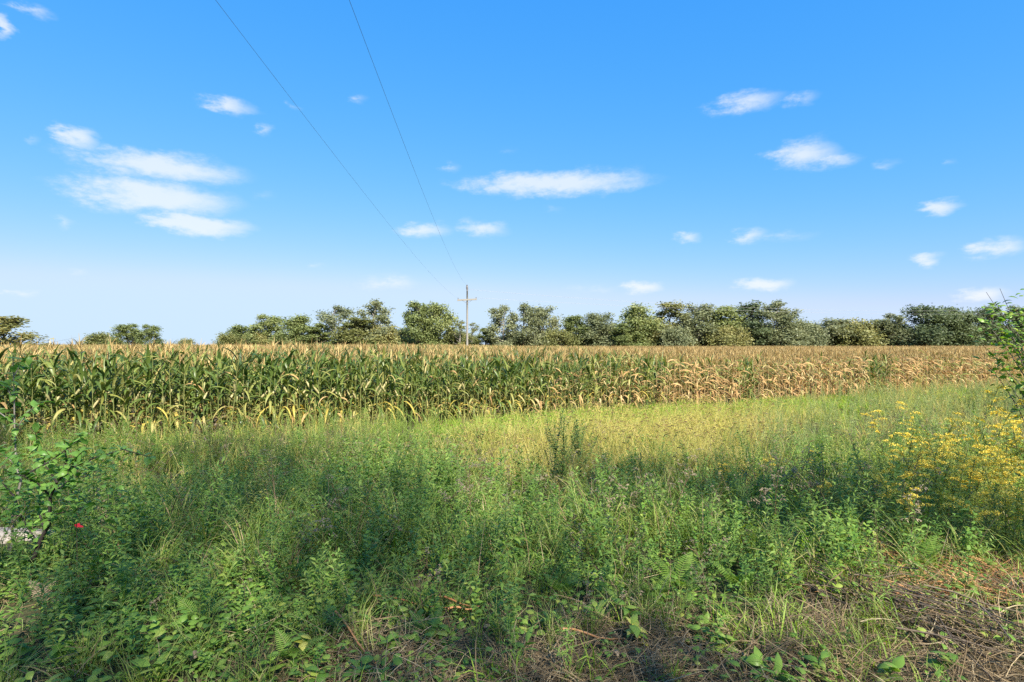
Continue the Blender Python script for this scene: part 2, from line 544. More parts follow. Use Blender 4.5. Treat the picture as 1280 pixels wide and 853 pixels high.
# ------------------------------------------------------------------ trees
def tree_meshes(name, seed, H, Rr, cmat, base=0.25, nl=5200, size=0.36, lobes=20, trunk_r=0.16, squash=0.95, prof='round', lobe_r=0.30, bark='bark'):
    g = np.random.default_rng(seed)
    cs, rs = [], []
    for k in range(lobes):
        z = base + (1 - base) * ((k + g.random()) / lobes)
        s = (z - base) / (1 - base)
        if prof == 'round':
            pr = math.sin(PI * min(1, max(0, s * .86 + .12))) ** .7
        elif prof == 'cone':
            pr = (1 - s) ** .8 * .95 + .08
        else:
            pr = .98 - .70 * s ** 2.2
        a = g.random() * 2 * PI + k * 2.4
        rad = Rr * pr * math.sqrt(g.uniform(.1, 1)) * .85
        lr = lobe_r * Rr * g.uniform(.7, 1.25) * (.65 + .5 * pr)
        cs.append((rad * math.cos(a), rad * math.sin(a), min(z * H, H - lr * .7)))
        rs.append(lr)
    cs, rs = np.array(cs), np.array(rs)
    w = rs ** 2 / (rs ** 2).sum()
    li = g.choice(lobes, nl, p=w)
    d = g.normal(size=(nl, 3))
    d[:, 2] += .25
    d /= np.linalg.norm(d, axis=1)[:, None]
    # leaves cluster on twigs inside each lobe
    tw = g.normal(size=(lobes * 9, 3))
    tw /= np.linalg.norm(tw, axis=1)[:, None]
    ti = li * 9 + g.integers(0, 9, nl)
    dd = d * .62 + tw[ti] * .62
    rad = rs[li][:, None] * (g.uniform(.35, 1.05, (nl, 1)))
    P = cs[li] + dd * rad * np.array([1, 1, squash])
    n = d * .8 + g.normal(size=(nl, 3)) * .8 + np.array([0, 0, .4])
    n /= np.linalg.norm(n, axis=1)[:, None]
    a = np.cross(n, g.normal(size=(nl, 3)))
    a /= np.linalg.norm(a, axis=1)[:, None]
    b = np.cross(n, a)
    sz = size * g.uniform(.6, 1.3, (nl, 1))
    V = np.stack([P + a * sz * .55, P + b * sz * .32, P - a * sz * .55, P - b * sz * .32], 1).reshape(-1, 3)
    Fc = np.arange(nl * 4).reshape(-1, 4).tolist()
    lt = g.random(lobes)
    tint = np.repeat(np.clip(.45 * g.random(nl) + .55 * lt[li], 0, 1), 4)
    crown = make_mesh(name + '_crown', V, Fc, [M[cmat]], None, tint, False)
    mb = MB()
    zz = np.linspace(0, .86 * H, 7)
    tx = np.cumsum(g.normal(0, .05 * Rr, 7)) * np.linspace(0, 1, 7)
    ty = np.cumsum(g.normal(0, .05 * Rr, 7)) * np.linspace(0, 1, 7)
    T = np.stack([tx, ty, zz], -1)
    mb.tube(T, np.linspace(trunk_r, trunk_r * .18, 7), 7)
    for c, r in zip(cs, rs):
        z0 = max(.12 * H, c[2] - g.uniform(.5, 1.1) * math.hypot(c[0], c[1]) - .1 * H)
        z0 = min(z0, .8 * H)
        p0 = np.array([np.interp(z0, zz, tx), np.interp(z0, zz, ty), z0])
        mid = (p0 + c) / 2 + np.array([0, 0, -.06 * H]) + g.normal(0, .06 * Rr, 3)
        s = np.linspace(0, 1, 5)[:, None]
        L = p0 * (1 - s) ** 2 + 2 * mid * s * (1 - s) + c * s * s
        mb.tube(L, np.linspace(trunk_r * .42, trunk_r * .10, 5), 5)
        for q in range(3):
            e = c + g.normal(0, .55, 3) * r
            mb.tube(np.array([L[3], (L[3] + e) / 2 + g.normal(0, .1 * r, 3), e]), [trunk_r * .14, trunk_r * .09, trunk_r * .04], 4)
    trunk = mb.mesh(name + '_trunk', [M[bark]])
    return trunk, crown, H, Rr


TK = {}
TK['oval'] = tree_meshes('oval', 11, 10, 3.3, 'crown_a', .06, 10850, 0.30, 30, lobe_r=.42, prof='col')
TK['round'] = tree_meshes('round', 12, 10, 4.2, 'crown_a', .05, 11780, 0.32, 32, lobe_r=.40, prof='col')
TK['grey'] = tree_meshes('grey', 13, 10, 3.4, 'crown_b', .05, 10230, 0.30, 30, lobe_r=.42, prof='col')
TK['sparse'] = tree_meshes('sparse', 14, 10, 3.6, 'crown_b', .16, 5890, 0.29, 24, .15, bark='bark_pale', lobe_r=.33)
TK['dark'] = tree_meshes('dark', 15, 10, 4.4, 'crown_c', .05, 13330, 0.32, 34, lobe_r=.40, prof='col')
TK['dark_tall'] = tree_meshes('dark_tall', 16, 10, 3.2, 'crown_c', .05, 10850, 0.30, 30, prof='col', lobe_r=.42)
TK['bush'] = tree_meshes('bush', 17, 5, 3.6, 'crown_d', .02, 7130, 0.27, 22, .10, lobe_r=.40, prof='col')
TK['bush_grey'] = tree_meshes('bush_grey', 18, 5, 3.8, 'crown_b', .02, 7130, 0.27, 22, .10, lobe_r=.40, prof='col')
TK['tall_yellow'] = tree_meshes('tall_yellow', 19, 10, 3.0, 'crown_d', .05, 9610, 0.29, 28, prof='col', lobe_r=.42)
TK['bare'] = tree_meshes('bare', 20, 10, 2.2, 'crown_d', .1, 1705, 0.26, 18, .13, bark='bark_pale', prof='col', lobe_r=.36)
TK['conifer'] = tree_meshes('conifer', 21, 10, 2.6, 'crown_a', .04, 8680, 0.27, 28, prof='cone', lobe_r=.36)
TK['sparse_tall'] = tree_meshes('sparse_tall', 22, 10, 3.2, 'crown_b', .08, 7130, 0.29, 26, .14, prof='col', bark='bark_pale', lobe_r=.34)


def place_tree(kind, loc, height, width, label, group=None, rz=None):
    tr, cr, H, Rr = TK[kind]
    sx = width / (2 * Rr)
    t = thing(kind + '_tree' if kind in ('oval', 'round') else 'tree', label, 'tree', loc, rnd.random() * 6.28 if rz is None else rz, group)
    t.name = 'tree'
    t.scale = (sx, sx, height / H)
    obj('trunk', tr, t)
    obj('crown', cr, t)
    return t


# photo x of the trunk, photo y of the top, width in photo pixels, kind, distance, label
FAR = [
    (12, 397, 74, 'tall_yellow', 62, 'pale yellow-green tree at the far left edge above the corn'),
    (127, 417, 40, 'bush', 150, 'low bush left of the two small dark treetops above the corn'),
    (160, 406, 34, 'oval', 148, 'small dark treetop over the corn, the wider one of the left pair'),
    (187, 407, 26, 'oval', 146, 'narrow dark treetop over the corn, last of the left pair'),
    (232, 424, 22, 'bush', 160, 'tiny bush showing over the corn between the left pair and the tree line'),
    (303, 408, 44, 'round', 150, 'low round tree that starts the tree line on its left end'),
    (335, 395, 42, 'oval', 146, 'rounded tree second from the left end of the tree line'),
    (376, 396, 52, 'round', 143, 'bright green bushy tree left of the tallest left clump'),
    (398, 405, 40, 'conifer', 140, 'pointed low tree under the tall clump left of the pole'),
    (423, 383, 50, 'sparse', 146, 'tall loose-crowned tree with sky showing through, left of the reddish-limbed tree'),
    (448, 398, 52, 'tall_yellow', 138, 'yellow-green tree in front of the tall loose clump left of the pole'),
    (466, 377, 48, 'sparse_tall', 142, 'tall open tree with pale spreading limbs left of the gap of sky'),
    (478, 408, 44, 'bush', 140, 'olive bush at the foot of the tree with pale spreading limbs'),
    (506, 412, 40, 'dark', 150, 'low dark bush in the gap of sky left of the broad lone tree'),
    (522, 379, 42, 'oval', 141, 'left half of the broad lone tree beside the utility pole'),
    (549, 381, 46, 'round', 140, 'right half of the broad lone tree beside the utility pole'),
    (574, 401, 34, 'bare', 138, 'thin half-bare tree just behind the utility pole'),
    (590, 404, 24, 'bare', 140, 'wispy half-bare sapling right behind the utility pole'),
    (606, 411, 36, 'conifer', 142, 'short dark pointed tree right of the utility pole'),
    (628, 383, 40, 'sparse_tall', 140, 'first of three grey-green loose trees right of the utility pole'),
    (655, 381, 38, 'sparse_tall', 141, 'middle one of three grey-green loose trees right of the utility pole'),
    (681, 385, 40, 'grey', 142, 'last of three grey-green loose trees right of the utility pole'),
    (700, 414, 44, 'bush', 138, 'low yellow-green bush under the three grey-green loose trees'),
    (719, 396, 42, 'oval', 143, 'small oval tree right of the notch of sky in the tree line'),
    (751, 393, 48, 'grey', 142, 'grey-green tree that steps up to the long high tree line'),
    (778, 406, 40, 'conifer', 136, 'short pointed tree in front where the long high tree line begins'),
    (800, 383, 56, 'round', 141, 'first broad high crown of the long tree line right of the pole'),
    (836, 379, 50, 'tall_yellow', 142, 'tallest yellow-green crown in the middle of the tree line'),
    (850, 408, 46, 'bush_grey', 135, 'pale grey-green bush under the tallest yellow-green crown'),
    (872, 382, 50, 'grey', 140, 'grey-green high crown right of the tallest yellow-green one'),
    (906, 384, 50, 'oval', 141, 'rounded high crown in the middle of the long tree line'),
    (912, 410, 50, 'bush', 135, 'olive bush at the foot of the long tree line'),
    (938, 380, 52, 'dark_tall', 142, 'darker tall crown left of the last peak of the tree line'),
    (966, 378, 48, 'sparse_tall', 140, 'peak tree of the long tree line before it drops'),
    (986, 389, 42, 'grey', 139, 'last high crown of the long tree line where it drops'),
    (1012, 402, 50, 'bush_grey', 141, 'first low grey-green tree of the dip in the tree line'),
    (1042, 400, 52, 'grey', 143, 'second low tree of the dip in the tree line'),
    (1070, 401, 50, 'bush', 141, 'third low tree of the dip, yellow-green'),
    (1098, 401, 48, 'grey', 142, 'fourth low tree of the dip, next to the dark wood'),
    (1118, 393, 44, 'sparse_tall', 140, 'loose tree that leads up to the dark wood on the right'),
    (1148, 384, 66, 'dark', 138, 'broadest dark tree of the wood on the right'),
    (1182, 386, 56, 'dark', 140, 'second broad dark tree of the wood on the right'),
    (1212, 391, 46, 'dark_tall', 139, 'narrow dark tree in the middle of the wood on the right'),
    (1238, 385, 50, 'dark', 140, 'dark tree just left of the leafy shrub at the right edge'),
    (1268, 385, 54, 'dark_tall', 141, 'dark tree behind the leafy shrub at the right edge'),
    (1300, 388, 60, 'dark', 142, 'dark tree cut by the right edge of the picture'),
]
for (x, y, w, kind, Y, lab) in FAR:
    p = px(x, y, Y)
    place_tree(kind, (p.x, Y, 0), (p.z) * 1.02, w / F * Y * (1.38 if x < 1100 else 1.18), lab, 'trees beyond the corn field')
# low brush that closes the foot of the wood, far too matted to tell apart
bp, bi = [], []
for k in range(150):
    x = rnd.uniform(285, 1330)
    Y = rnd.uniform(143, 156)
    if 485 < x < 505 or 590 < x < 618 or 692 < x < 706:
        continue
    p = px(x, HY, Y)
    bp.append((p.x, Y, -.2))
    bi.append(rnd.randrange(2))
_o = []
for k, nm in enumerate(('bush', 'bush_grey', 'dark')):
    _o.append(TK[nm][1])
npt = len(bp)
scatter('far_undergrowth', 'matted brush at the foot of the far wood', 'brush', _o, bp,
        np.stack([np.zeros(npt), np.zeros(npt), npr.random(npt) * 6.28], -1), npr.uniform(.85, 1.25, npt) * np.where(np.array(bp)[:, 0] > 14, 1.3, 1.0), np.array(bi) + 0)

# the trees at the photographer's back: they throw the shade over the foreground
TK['shade'] = tree_meshes('shade', 31, 22, 4.2, 'crown_a', .48, 1900, .24, 44, .15, lobe_r=.34)
TK['shade_b'] = tree_meshes('shade_b', 32, 22, 4.2, 'crown_d', .46, 2600, .24, 40, .15, lobe_r=.34)
TK['high'] = tree_meshes('high', 33, 17, 2.6, 'crown_a', .80, 1000, .24, 18, .18, lobe_r=.36)
dvec = np.array([-math.sin(SUN_AZ), math.cos(SUN_AZ)])
evec = np.array([math.cos(SUN_AZ), math.sin(SUN_AZ)])
BACK = [  # u across the light, v along it, height, width
    (-0.8, -12.0, 22.0, 8.0, 'shade'), (-5.8, -8.0, 22.5, 8.0, 'shade_b'), (0.9, -13.5, 19.5, 4.6, 'shade'),
    (5.6, -11.8, 17.0, 4.6, 'high')]
BLAB = ['tallest broad tree standing behind the photographer', 'tree behind the photographer, well to the left', 'narrower tree close behind the tallest broad one',
        'thin tree with a small high crown behind the photographer on the right']
for (u, v, h, w, kind), lab in zip(BACK, BLAB):
    q = evec * u + dvec * v
    place_tree(kind, (q[0], q[1], float(gz(q[0], q[1]))), h, w, lab, 'trees behind the photographer')
place_tree('shade', (20.5, 13.0, 0), 7.5, 7.0, 'tree just outside the right edge that shades the far weeds', 'trees behind the photographer')


# ------------------------------------------------------------------ utility poles and wires
def make_pole(loc, label, scl=1.0):
    H = 9.75
    t = thing('utility_pole', label, 'utility pole', loc, 0, 'wooden utility poles')
    mb = MB()
    mb.tube([(0, 0, -.5), (0, 0, 3), (0, 0, 6), (0, 0, H - .45)], [.145, .13, .115, .095], 10)
    obj('post', mb.mesh('post', [M['pole']]), t)
    mb = MB()
    z = 8.0
    for (a, b) in (((-1.18, z - .06), (0, z)), ((0, z), (1.18, z + .07))):
        pass
    x0, x1, w, hh = -1.22, 1.22, .07, .10
    vs = [(x, y, z + dz + .05 * x) for x in (x0, x1) for y in (-.14 - w, -.14 + w) for dz in (-hh, hh)]
    me = make_mesh('crossarm', vs, [(0, 1, 3, 2), (4, 6, 7, 5), (0, 4, 5, 1), (2, 3, 7, 6), (0, 2, 6, 4), (1, 5, 7, 3)], [M['pole']], sm=False)
    arm = obj('crossarm', me, t)
    for s in (-1, 1):
        mb = MB()
        mb.tube([(s * .62, -.21, z - .03 + s * .03), (s * .3, -.19, z - .28), (0, -.17, z - .55)], .018, 5)
        obj('brace', mb.mesh('brace', [M['steel']]), t)
    for x in (-1.12, 1.12):
        mb = MB()
        zz = z + .05 * x + hh
        mb.tube([(x, -.14, zz - .02), (x, -.14, zz + .05), (x, -.14, zz + .06), (x, -.14, zz + .12), (x, -.14, zz + .14), (x, -.14, zz + .2)], [.02, .02, .05, .055, .035, .03], 8)
        obj('insulator', mb.mesh('insulator', [M['ceramic']]), arm)
    mb = MB()
    mb.tube([(0, -.02, H - .75), (0, -.1, H - .35), (-.02, -.06, H - .1), (-.03, 0, H + .12)], [.05, .13, .12, .07], 8)
    obj('pole_cap', mb.mesh('pole_cap', [M['ceramic']]), t)
    return t


PX, PY = px(584, HY, 70).x, 70.0
make_pole((PX, PY, 0), 'weathered wooden utility pole with one crossarm standing in the corn field')
p2 = (-1.2, -24.0, .6)
make_pole(p2, 'wooden utility pole behind the photographer carrying the near ends of both wires')
p3 = (106.0, 108.0, 0)
make_pole(p3, 'wooden utility pole beyond the right edge carrying the thin far wires')


def wire(name, a, b, sag, r, mat, label, n=60):
    a, b = np.array(a, float), np.array(b, float)
    s = np.linspace(0, 1, n)[:, None]
    P = a * (1 - s) + b * s
    P[:, 2] -= (4 * sag * s * (1 - s))[:, 0]
    mb = MB()
    mb.tube(P, r, 5)
    return tag(obj(name, mb.mesh(name, [M[mat]])), label, 'wire')


WIRES = dict(top=((PX - .02, PY, 9.85), (-1.15, -24, 10.2), 2.05), arm=((PX - 1.12, PY - .14, 8.22), (-3.0, -24, 8.9), 1.45))
wire('power_wire', *WIRES['top'], .0036, 'wire', 'overhead wire running from the top of the utility pole')
wire('power_wire', *WIRES['arm'], .0028, 'wire', 'overhead wire running from the crossarm of the utility pole, the left one')
wire('power_wire', (PX + .1, PY, 9.3), (p3[0], p3[1], 9.7), 1.6, .010, 'wire_pale', 'upper of two thin pale wires crossing in front of the right trees')
wire('power_wire', (PX + 1.12, PY - .14, 8.25), (p3[0] + 1.1, p3[1], 8.6), 1.0, .010, 'wire_pale', 'lower of two thin pale wires crossing in front of the right trees')


# ------------------------------------------------------------------ corn
def arc(base, az, L, t0, t1, n, ease=1.0, sway=0.0):
    s = np.linspace(0, 1, n)
    th = t0 + (t1 - t0) * s ** ease
    a = az + sway * s
    D = np.stack([np.sin(th) * np.cos(a), np.sin(th) * np.sin(a), np.cos(th)], -1)
    P = np.zeros((n, 3))
    P[1:] = np.cumsum((D[1:] + D[:-1]) / 2 * (L / (n - 1)), axis=0)
    return P + np.asarray(base, float)


def side(az, roll=0.0):
    return np.array([-math.sin(az) * math.cos(roll), math.cos(az) * math.cos(roll), math.sin(roll)])


CORN_W = np.array([.55, .95, 1.0, .92, .74, .45, .04])


def corn_leaf_shape(kind, k, g):
    """Path of one corn leaf in its own frame: grows towards +x."""
    if kind == 'up':
        L, t0, t1, e = g.uniform(.42, .66), R(g.uniform(14, 28)), R(g.uniform(35, 110)), 1.5
    elif kind == 'arch':
        L, t0, t1, e = g.uniform(.55, .85), R(g.uniform(18, 32)), R(g.uniform(100, 165)), 1.1
    elif kind == 'hang':
        L, t0, t1, e = g.uniform(.5, .72), R(g.uniform(45, 70)), R(g.uniform(165, 185)), .55
    else:
        L, t0, t1, e = g.uniform(.45, .7), R(g.uniform(30, 60)), R(g.uniform(140, 190)), .7
    return arc((0.012, 0, 0), 0, L, t0, t1, 7, e, g.uniform(-.5, .5))


LEAF = {}
_g = random.Random(5)
for kind, mats, wid in (('up', ('corn', 'corn_mid'), .066), ('arch', ('corn', 'corn_mid'), .070), ('hang', ('corn', 'corn_mid', 'corn_yellow', 'corn_dry'), .062), ('dry', ('corn_dry', 'corn_mid'), .055)):
    for mt in mats:
        for k in range(5):
            mb = MB()
            P = corn_leaf_shape(kind, k, _g)
            S = np.stack([side(0, r) for r in np.linspace(0, _g.uniform(-1.2, 1.2) * (1.6 if kind in ('dry', 'hang') else .7), 7)])
            mb.strip(P, CORN_W * wid * _g.uniform(.85, 1.15), S, 0, _g.random(), fold=.45)
            LEAF[(kind, mt, k)] = mb.mesh('corn_leaf', [M[mt]])


def stalk_mesh(mt, H, seed):
    g = random.Random(seed)
    mb = MB()
    n = 9
    z = np.linspace(-.04, H, n)
    P = np.stack([np.array([g.uniform(-.012, .012) for _ in range(n)]) * (z > 0) + .03 * (z / H) ** 2 * g.uniform(-1, 1), [g.uniform(-.012, .012) for _ in range(n)], z], -1)
    mb.tube(P, np.linspace(.014, .006, n), 6)
    return mb.mesh('corn_stalk', [M[mt]])


def tassel_mb(mb, base, g, mat=0, n=8, L=.34):
    mb.strip(arc(base, 0, L, R(2), R(g.uniform(2, 18)), 3), np.array([.014, .016, .004]), side(g.uniform(0, 3)), mat, g.random())
    for k in range(n):
        az = g.uniform(0, 2 * PI)
        b = (base[0], base[1], base[2] + .02 + .10 * k / n)
        mb.strip(arc(b, az, L * g.uniform(.55, .8), R(g.uniform(15, 30)), R(g.uniform(35, 75)), 4), np.array([.008, .013, .011, .003]), side(az, .5), mat, g.random())


STALK = {(mt, k): stalk_mesh(mt, 1.92, k + 40) for mt in ('corn_stalk', 'corn_stalk_dry') for k in range(3)}
TASSEL = []
for k in range(4):
    mb = MB()
    tassel_mb(mb, (0, 0, 0), random.Random(k + 60))
    TASSEL.append(mb.mesh('corn_tassel', [M['tassel']]))
mb = MB()
P = arc((.015, 0, 0), 0, .24, R(22), R(30), 5)
mb.tube(P, [.012, .026, .028, .02, .006], 7)
for q in range(3):
    mb.strip(arc(P[4] - np.array([.01, 0, .02]), q * 2.1, .09, R(20), R(120), 4), np.array([.02, .018, .012, .002]), side(q * 2.1), 0, .8)
EAR = mb.mesh('corn_ear', [M['husk']])


def dryness(x, y):
    d = smooth(-2.5, 10.0, x - .12 * np.maximum(0, y - corn_edge(x)))
    return d


def corn_recipe(dry, g):
    """Leaves of one plant as (kind, material, shape number, height, azimuth)."""
    out = []
    az0 = g.uniform(0, PI)
    n = 11
    for k in range(n):
        z = .34 + 1.34 * (k / (n - 1)) ** .95 + g.uniform(-.05, .05)
        s = k / (n - 1)
        az = az0 + PI * (k % 2) + g.gauss(0, .45)
        green = g.random() > dry
        if green:
            if s < .30:
                kind, mt = 'hang', g.choice(('corn_yellow', 'corn_mid', 'corn', 'corn', 'corn', 'corn') if dry < .12 else ('corn_yellow', 'corn_dry', 'corn_mid', 'corn', 'corn', 'corn'))
            elif s < .45:
                kind, mt = g.choice((('hang', 'corn_mid'), ('arch', 'corn'), ('arch', 'corn')))
            else:
                kind, mt = ('up' if g.random() < .35 + .5 * s else 'arch'), ('corn' if g.random() < .88 - .5 * dry else 'corn_mid')
        else:
            kind, mt = (('dry', 'corn_dry') if g.random() < .74 else ('dry', 'corn_mid')) if s > .25 else ('hang', 'corn_dry')
        out.append((kind, mt, g.randrange(5), z, az))
    return out


GREEN_SPOTS = (5.0, 9.6, 16.6, 17.1, 17.4)   # a few plants of the dry end that stayed green


def front_row():
    g = random.Random(21)
    L = math.hypot(1, .464)
    x, n = -14.6, 0
    while n < 300:
        y = float(corn_edge(x)) + g.uniform(-.07, .07)
        d = float(dryness(x, y))
        d = min(1, max(0, d + g.uniform(-.18, .18)))
        spot = False
        if min(abs(x - s) for s in GREEN_SPOTS) < .28:
            d = .05
            spot = True
        if spot:
            where = 'nearest the middle of the picture' if x < 7 else ('right of the middle' if x < 13 else 'in the dark clump on the right')
            lab, grp = 'corn plant still green among the dry stretch, ' + where, 'green corn among the dry, ' + where
        elif x < -7.2:
            lab, grp = 'green corn plant in the shaded left stretch of the front row', 'front row corn in the shade'
        elif d < .30:
            lab, grp = 'green corn plant with yellowed lower leaves in the sunlit front row', 'green front row corn'
        elif d < .72:
            lab, grp = 'half dried corn plant with green and tan leaves in the front row', 'half dried front row corn'
        else:
            lab, grp = 'dry tan corn plant with curled leaves in the front row', 'dry front row corn'
        hs = (1.12 - .14 * float(smooth(-9, 3, x))) * g.uniform(.88, 1.08)
        t = thing('corn_plant', lab, 'corn plant', (x, y, float(gz(x, y))), g.uniform(-.3, .3), grp, hs)
        t.rotation_euler = (g.gauss(0, .04), g.gauss(0, .04), g.uniform(0, 6.28))
        sm = 'corn_stalk' if d < .55 else 'corn_stalk_dry'
        obj('stalk', STALK[(sm, n % 3)], t)
        for (kind, mt, k, z, az) in corn_recipe(d, g):
            obj('leaf', LEAF[(kind, mt, k)], t, (0, 0, z), (g.gauss(0, .08), g.gauss(0, .12), az), g.uniform(.85, 1.12))
        obj('tassel', TASSEL[n % 4], t, (0, 0, 1.9), (0, 0, g.uniform(0, 6)), g.uniform(.85, 1.15))
        if g.random() < .55:
            obj('ear', EAR, t, (0, 0, g.uniform(.85, 1.05)), (0, g.uniform(0, .3) + (1.6 if d > .7 and g.random() < .5 else 0), g.uniform(0, 6.28)))
        n += 1
        x += .152 / L
    return x


XEND = front_row()


def corn_merged(dry, seed, leaves=True, low=False):
    g = random.Random(seed)
    names = ['corn', 'corn_mid', 'corn_yellow', 'corn_dry', 'tassel', 'corn_stalk']
    mb = MB()
    mb.tube([(0, 0, 0 if not low else .9), (0.01, 0, 1.0), (0, 0, 1.92)], [.013, .011, .006], 4, 5)
    for (kind, mt, k, z, az) in corn_recipe(dry, g):
        if low and z < 1.0:
            continue
        P = corn_leaf_shape(kind, k, g)
        wid = .08 if kind != 'dry' else .055
        S = np.stack([side(0, r) for r in np.linspace(0, g.uniform(-1.2, 1.2), 7)])
        c, s = math.cos(az), math.sin(az)
        Rm = np.array([[c, -s, 0], [s, c, 0], [0, 0, 1]])
        sel = [0, 2, 4, 6] if low else list(range(7))
        mb.strip((P @ Rm.T + np.array([0, 0, z]))[sel], (CORN_W * wid)[sel], (S @ Rm.T)[sel], names.index(mt), g.random())
    tassel_mb(mb, (0, 0, 1.9), g, 4, 7)
    return mb.mesh('corn', [M[n] for n in names])


def field():
    full = [corn_merged(d, 100 + i) for i, d in enumerate([.04, .08, .12, .02, .4, .5, .6, .45, .9, .95, 1, .85])]
    low = [corn_merged(d, 200 + i, low=True) for i, d in enumerate([.1, .15, .45, .5, .55, .9, .95, 1])]
    L = math.hypot(1, .464)
    ux, uy = 1 / L, .464 / L            # along the rows
    nx, ny = -uy, ux                    # into the field
    P, idx = [], []
    P2, idx2 = [], []
    for r in range(0, 190):
        d = .76 * (r if r else 0)
        near = r < 22
        step = .2 if near else (.3 if r < 60 else .45)
        if r >= 60 and r % 2:
            continue
        s = np.arange(-140, 230, step)
        s = s + npr.uniform(-.05, .05, len(s))
        x = s * ux + nx * d + npr.normal(0, .05, len(s))
        y = 18.3 + s * uy + ny * d + npr.normal(0, .05, len(s))
        ok = (np.abs(x) < .98 * y + 6) & (y > 8) & (y < 134 + vnoise(x, y, .02, 5) * 6)
        if r == 0:
            ok &= (x < -14.7) | (x > XEND + .1)
        x, y = x[ok], y[ok]
        dr = dryness(x, y) + npr.uniform(-.25, .25, len(x)) + (vnoise(x, y, .06, 8) - .5) * .6
        if near:
            c = np.where(dr < .3, 0, np.where(dr < .72, 4, 8)) + npr.integers(0, 4, len(x))
            P.append(np.stack([x, y, gz(x, y)], -1))
            idx.append(c)
        else:
            c = np.where(dr < .25, npr.integers(0, 2, len(x)), np.where(dr < .72, 2 + npr.integers(0, 3, len(x)), 5 + npr.integers(0, 3, len(x))))
            P2.append(np.stack([x, y, gz(x, y)], -1))
            idx2.append(c)
    for nm, pp, ii, ms, lab in (('corn_field', P, idx, full, 'dense rows of standing corn behind the front row'),
                                ('far_corn_field', P2, idx2, low, 'far tan sea of corn tassels reaching to the wood')):
        pp, ii = np.concatenate(pp), np.concatenate(ii)
        n = len(pp)
        hs = npr.uniform(.80, 1.08, n) * (1.06 - .09 * smooth(-9, 3, pp[:, 0])) * (.985 + .10 * (vnoise(pp[:, 0], pp[:, 1], .15, 3) - .5))
        rot = np.stack([npr.normal(0, .05, n), npr.normal(0, .05, n), npr.random(n) * 6.28], -1)
        scatter(nm, lab, 'corn', ms, pp, rot, hs, ii)
        print(nm, n)


field()


# ------------------------------------------------------------------ wild plants: one mesh per growth form
LANCE = np.array([.25, .85, 1.0, .62, .05])
OVATE = np.array([.15, .95, 1.0, .55, .03])
BLADE = np.array([.7, 1.0, .85, .5, .05])


def grass_tuft(seed, n=26, L=(.35, .75), w=.006, mats=('grass',), spread=.10, dryp=.12, lean=None, t1=(60, 125), heads=0):
    g = random.Random(seed)
    mb = MB()
    names = list(mats) + ['straw', 'foxhead', 'foxtail']
    for k in range(n):
        az = g.uniform(0, 2 * PI)
        if lean is not None and g.random() < .7:
            az = lean + g.gauss(0, .5)
        rr = spread * math.sqrt(g.random())
        a2 = g.uniform(0, 2 * PI)
        b = (rr * math.cos(a2), rr * math.sin(a2), -.02)
        P = arc(b, az, g.uniform(*L), R(g.uniform(2, 28)), R(g.uniform(*t1)), 5, g.uniform(1.2, 2.4), g.uniform(-.5, .5))
        mt = len(mats) if g.random() < dryp else g.randrange(len(mats))
        mb.strip(P, BLADE * w * g.uniform(.7, 1.3), side(az, g.uniform(-.9, .9)), mt, g.random())
    for k in range(heads):
        az = g.uniform(0, 2 * PI)
        b = (spread * g.uniform(-1, 1), spread * g.uniform(-1, 1), 0)
        P = arc(b, az, L[1] * g.uniform(1.0, 1.25), R(g.uniform(1, 10)), R(g.uniform(12, 35)), 5)
        mb.strip(P, np.full(5, .0035), side(az + 1.5), len(mats) + 2, g.random())
        Hh = arc(P[-1], az, g.uniform(.06, .10), R(g.uniform(25, 50)), R(g.uniform(95, 150)), 5)
        for q in (0, PI / 2):
            mb.strip(Hh, np.array([.006, .012, .013, .010, .003]), side(az, q), len(mats) + 1 if g.random() < .45 else len(mats) + 2, g.random())
    return mb.mesh('grass_tuft', [M[k] for k in names])


def leafy_weed(seed, H=.8, n=44, L=(.06, .10), w=.014, mat='weed', stem='stem', branches=0, up=True, prof=LANCE, taper=True):
    """Upright stem ringed with narrow leaves, densest at the top."""
    g = random.Random(seed)
    mb = MB()
    lean = g.uniform(0, 2 * PI)
    axes = [(arc((0, 0, -.02), lean, H, R(g.uniform(0, 5)), R(g.uniform(4, 22)), 8), n, 1.0)]
    for k in range(branches):
        s = g.uniform(.35, .8)
        a = axes[0][0]
        i = int(s * 7)
        az = g.uniform(0, 2 * PI)
        axes.append((arc(a[i], az, H * g.uniform(.25, .45), R(g.uniform(25, 45)), R(g.uniform(5, 25)), 6), n // 3, .75))
    for A, cnt, sc in axes:
        mb.strip(A, np.linspace(.007, .003, len(A)) * sc, side(g.uniform(0, 6)), 1, .5)
        mb.strip(A, np.linspace(.007, .003, len(A)) * sc, side(g.uniform(0, 6)), 1, .5)
        for k in range(cnt):
            s = (.06 + .94 * ((k + g.random()) / cnt)) if up else g.random()
            p = np.array([np.interp(s * (len(A) - 1), np.arange(len(A)), A[:, c]) for c in range(3)])
            az = k * 2.4 + g.gauss(0, .3)
            ll = g.uniform(*L) * sc * (1.0 - .45 * max(0, s - .55) / .45 if taper else 1)
            t0 = R(g.uniform(45, 75)) * (1.15 - .5 * s)
            P = arc(p, az, ll, t0, t0 + R(g.uniform(35, 75)), 5)
            mb.strip(P, prof * w * sc * g.uniform(.75, 1.25), side(az, g.uniform(-.4, .4)), 0, g.random())
    return mb.mesh('weed', [M[mat], M[stem]])


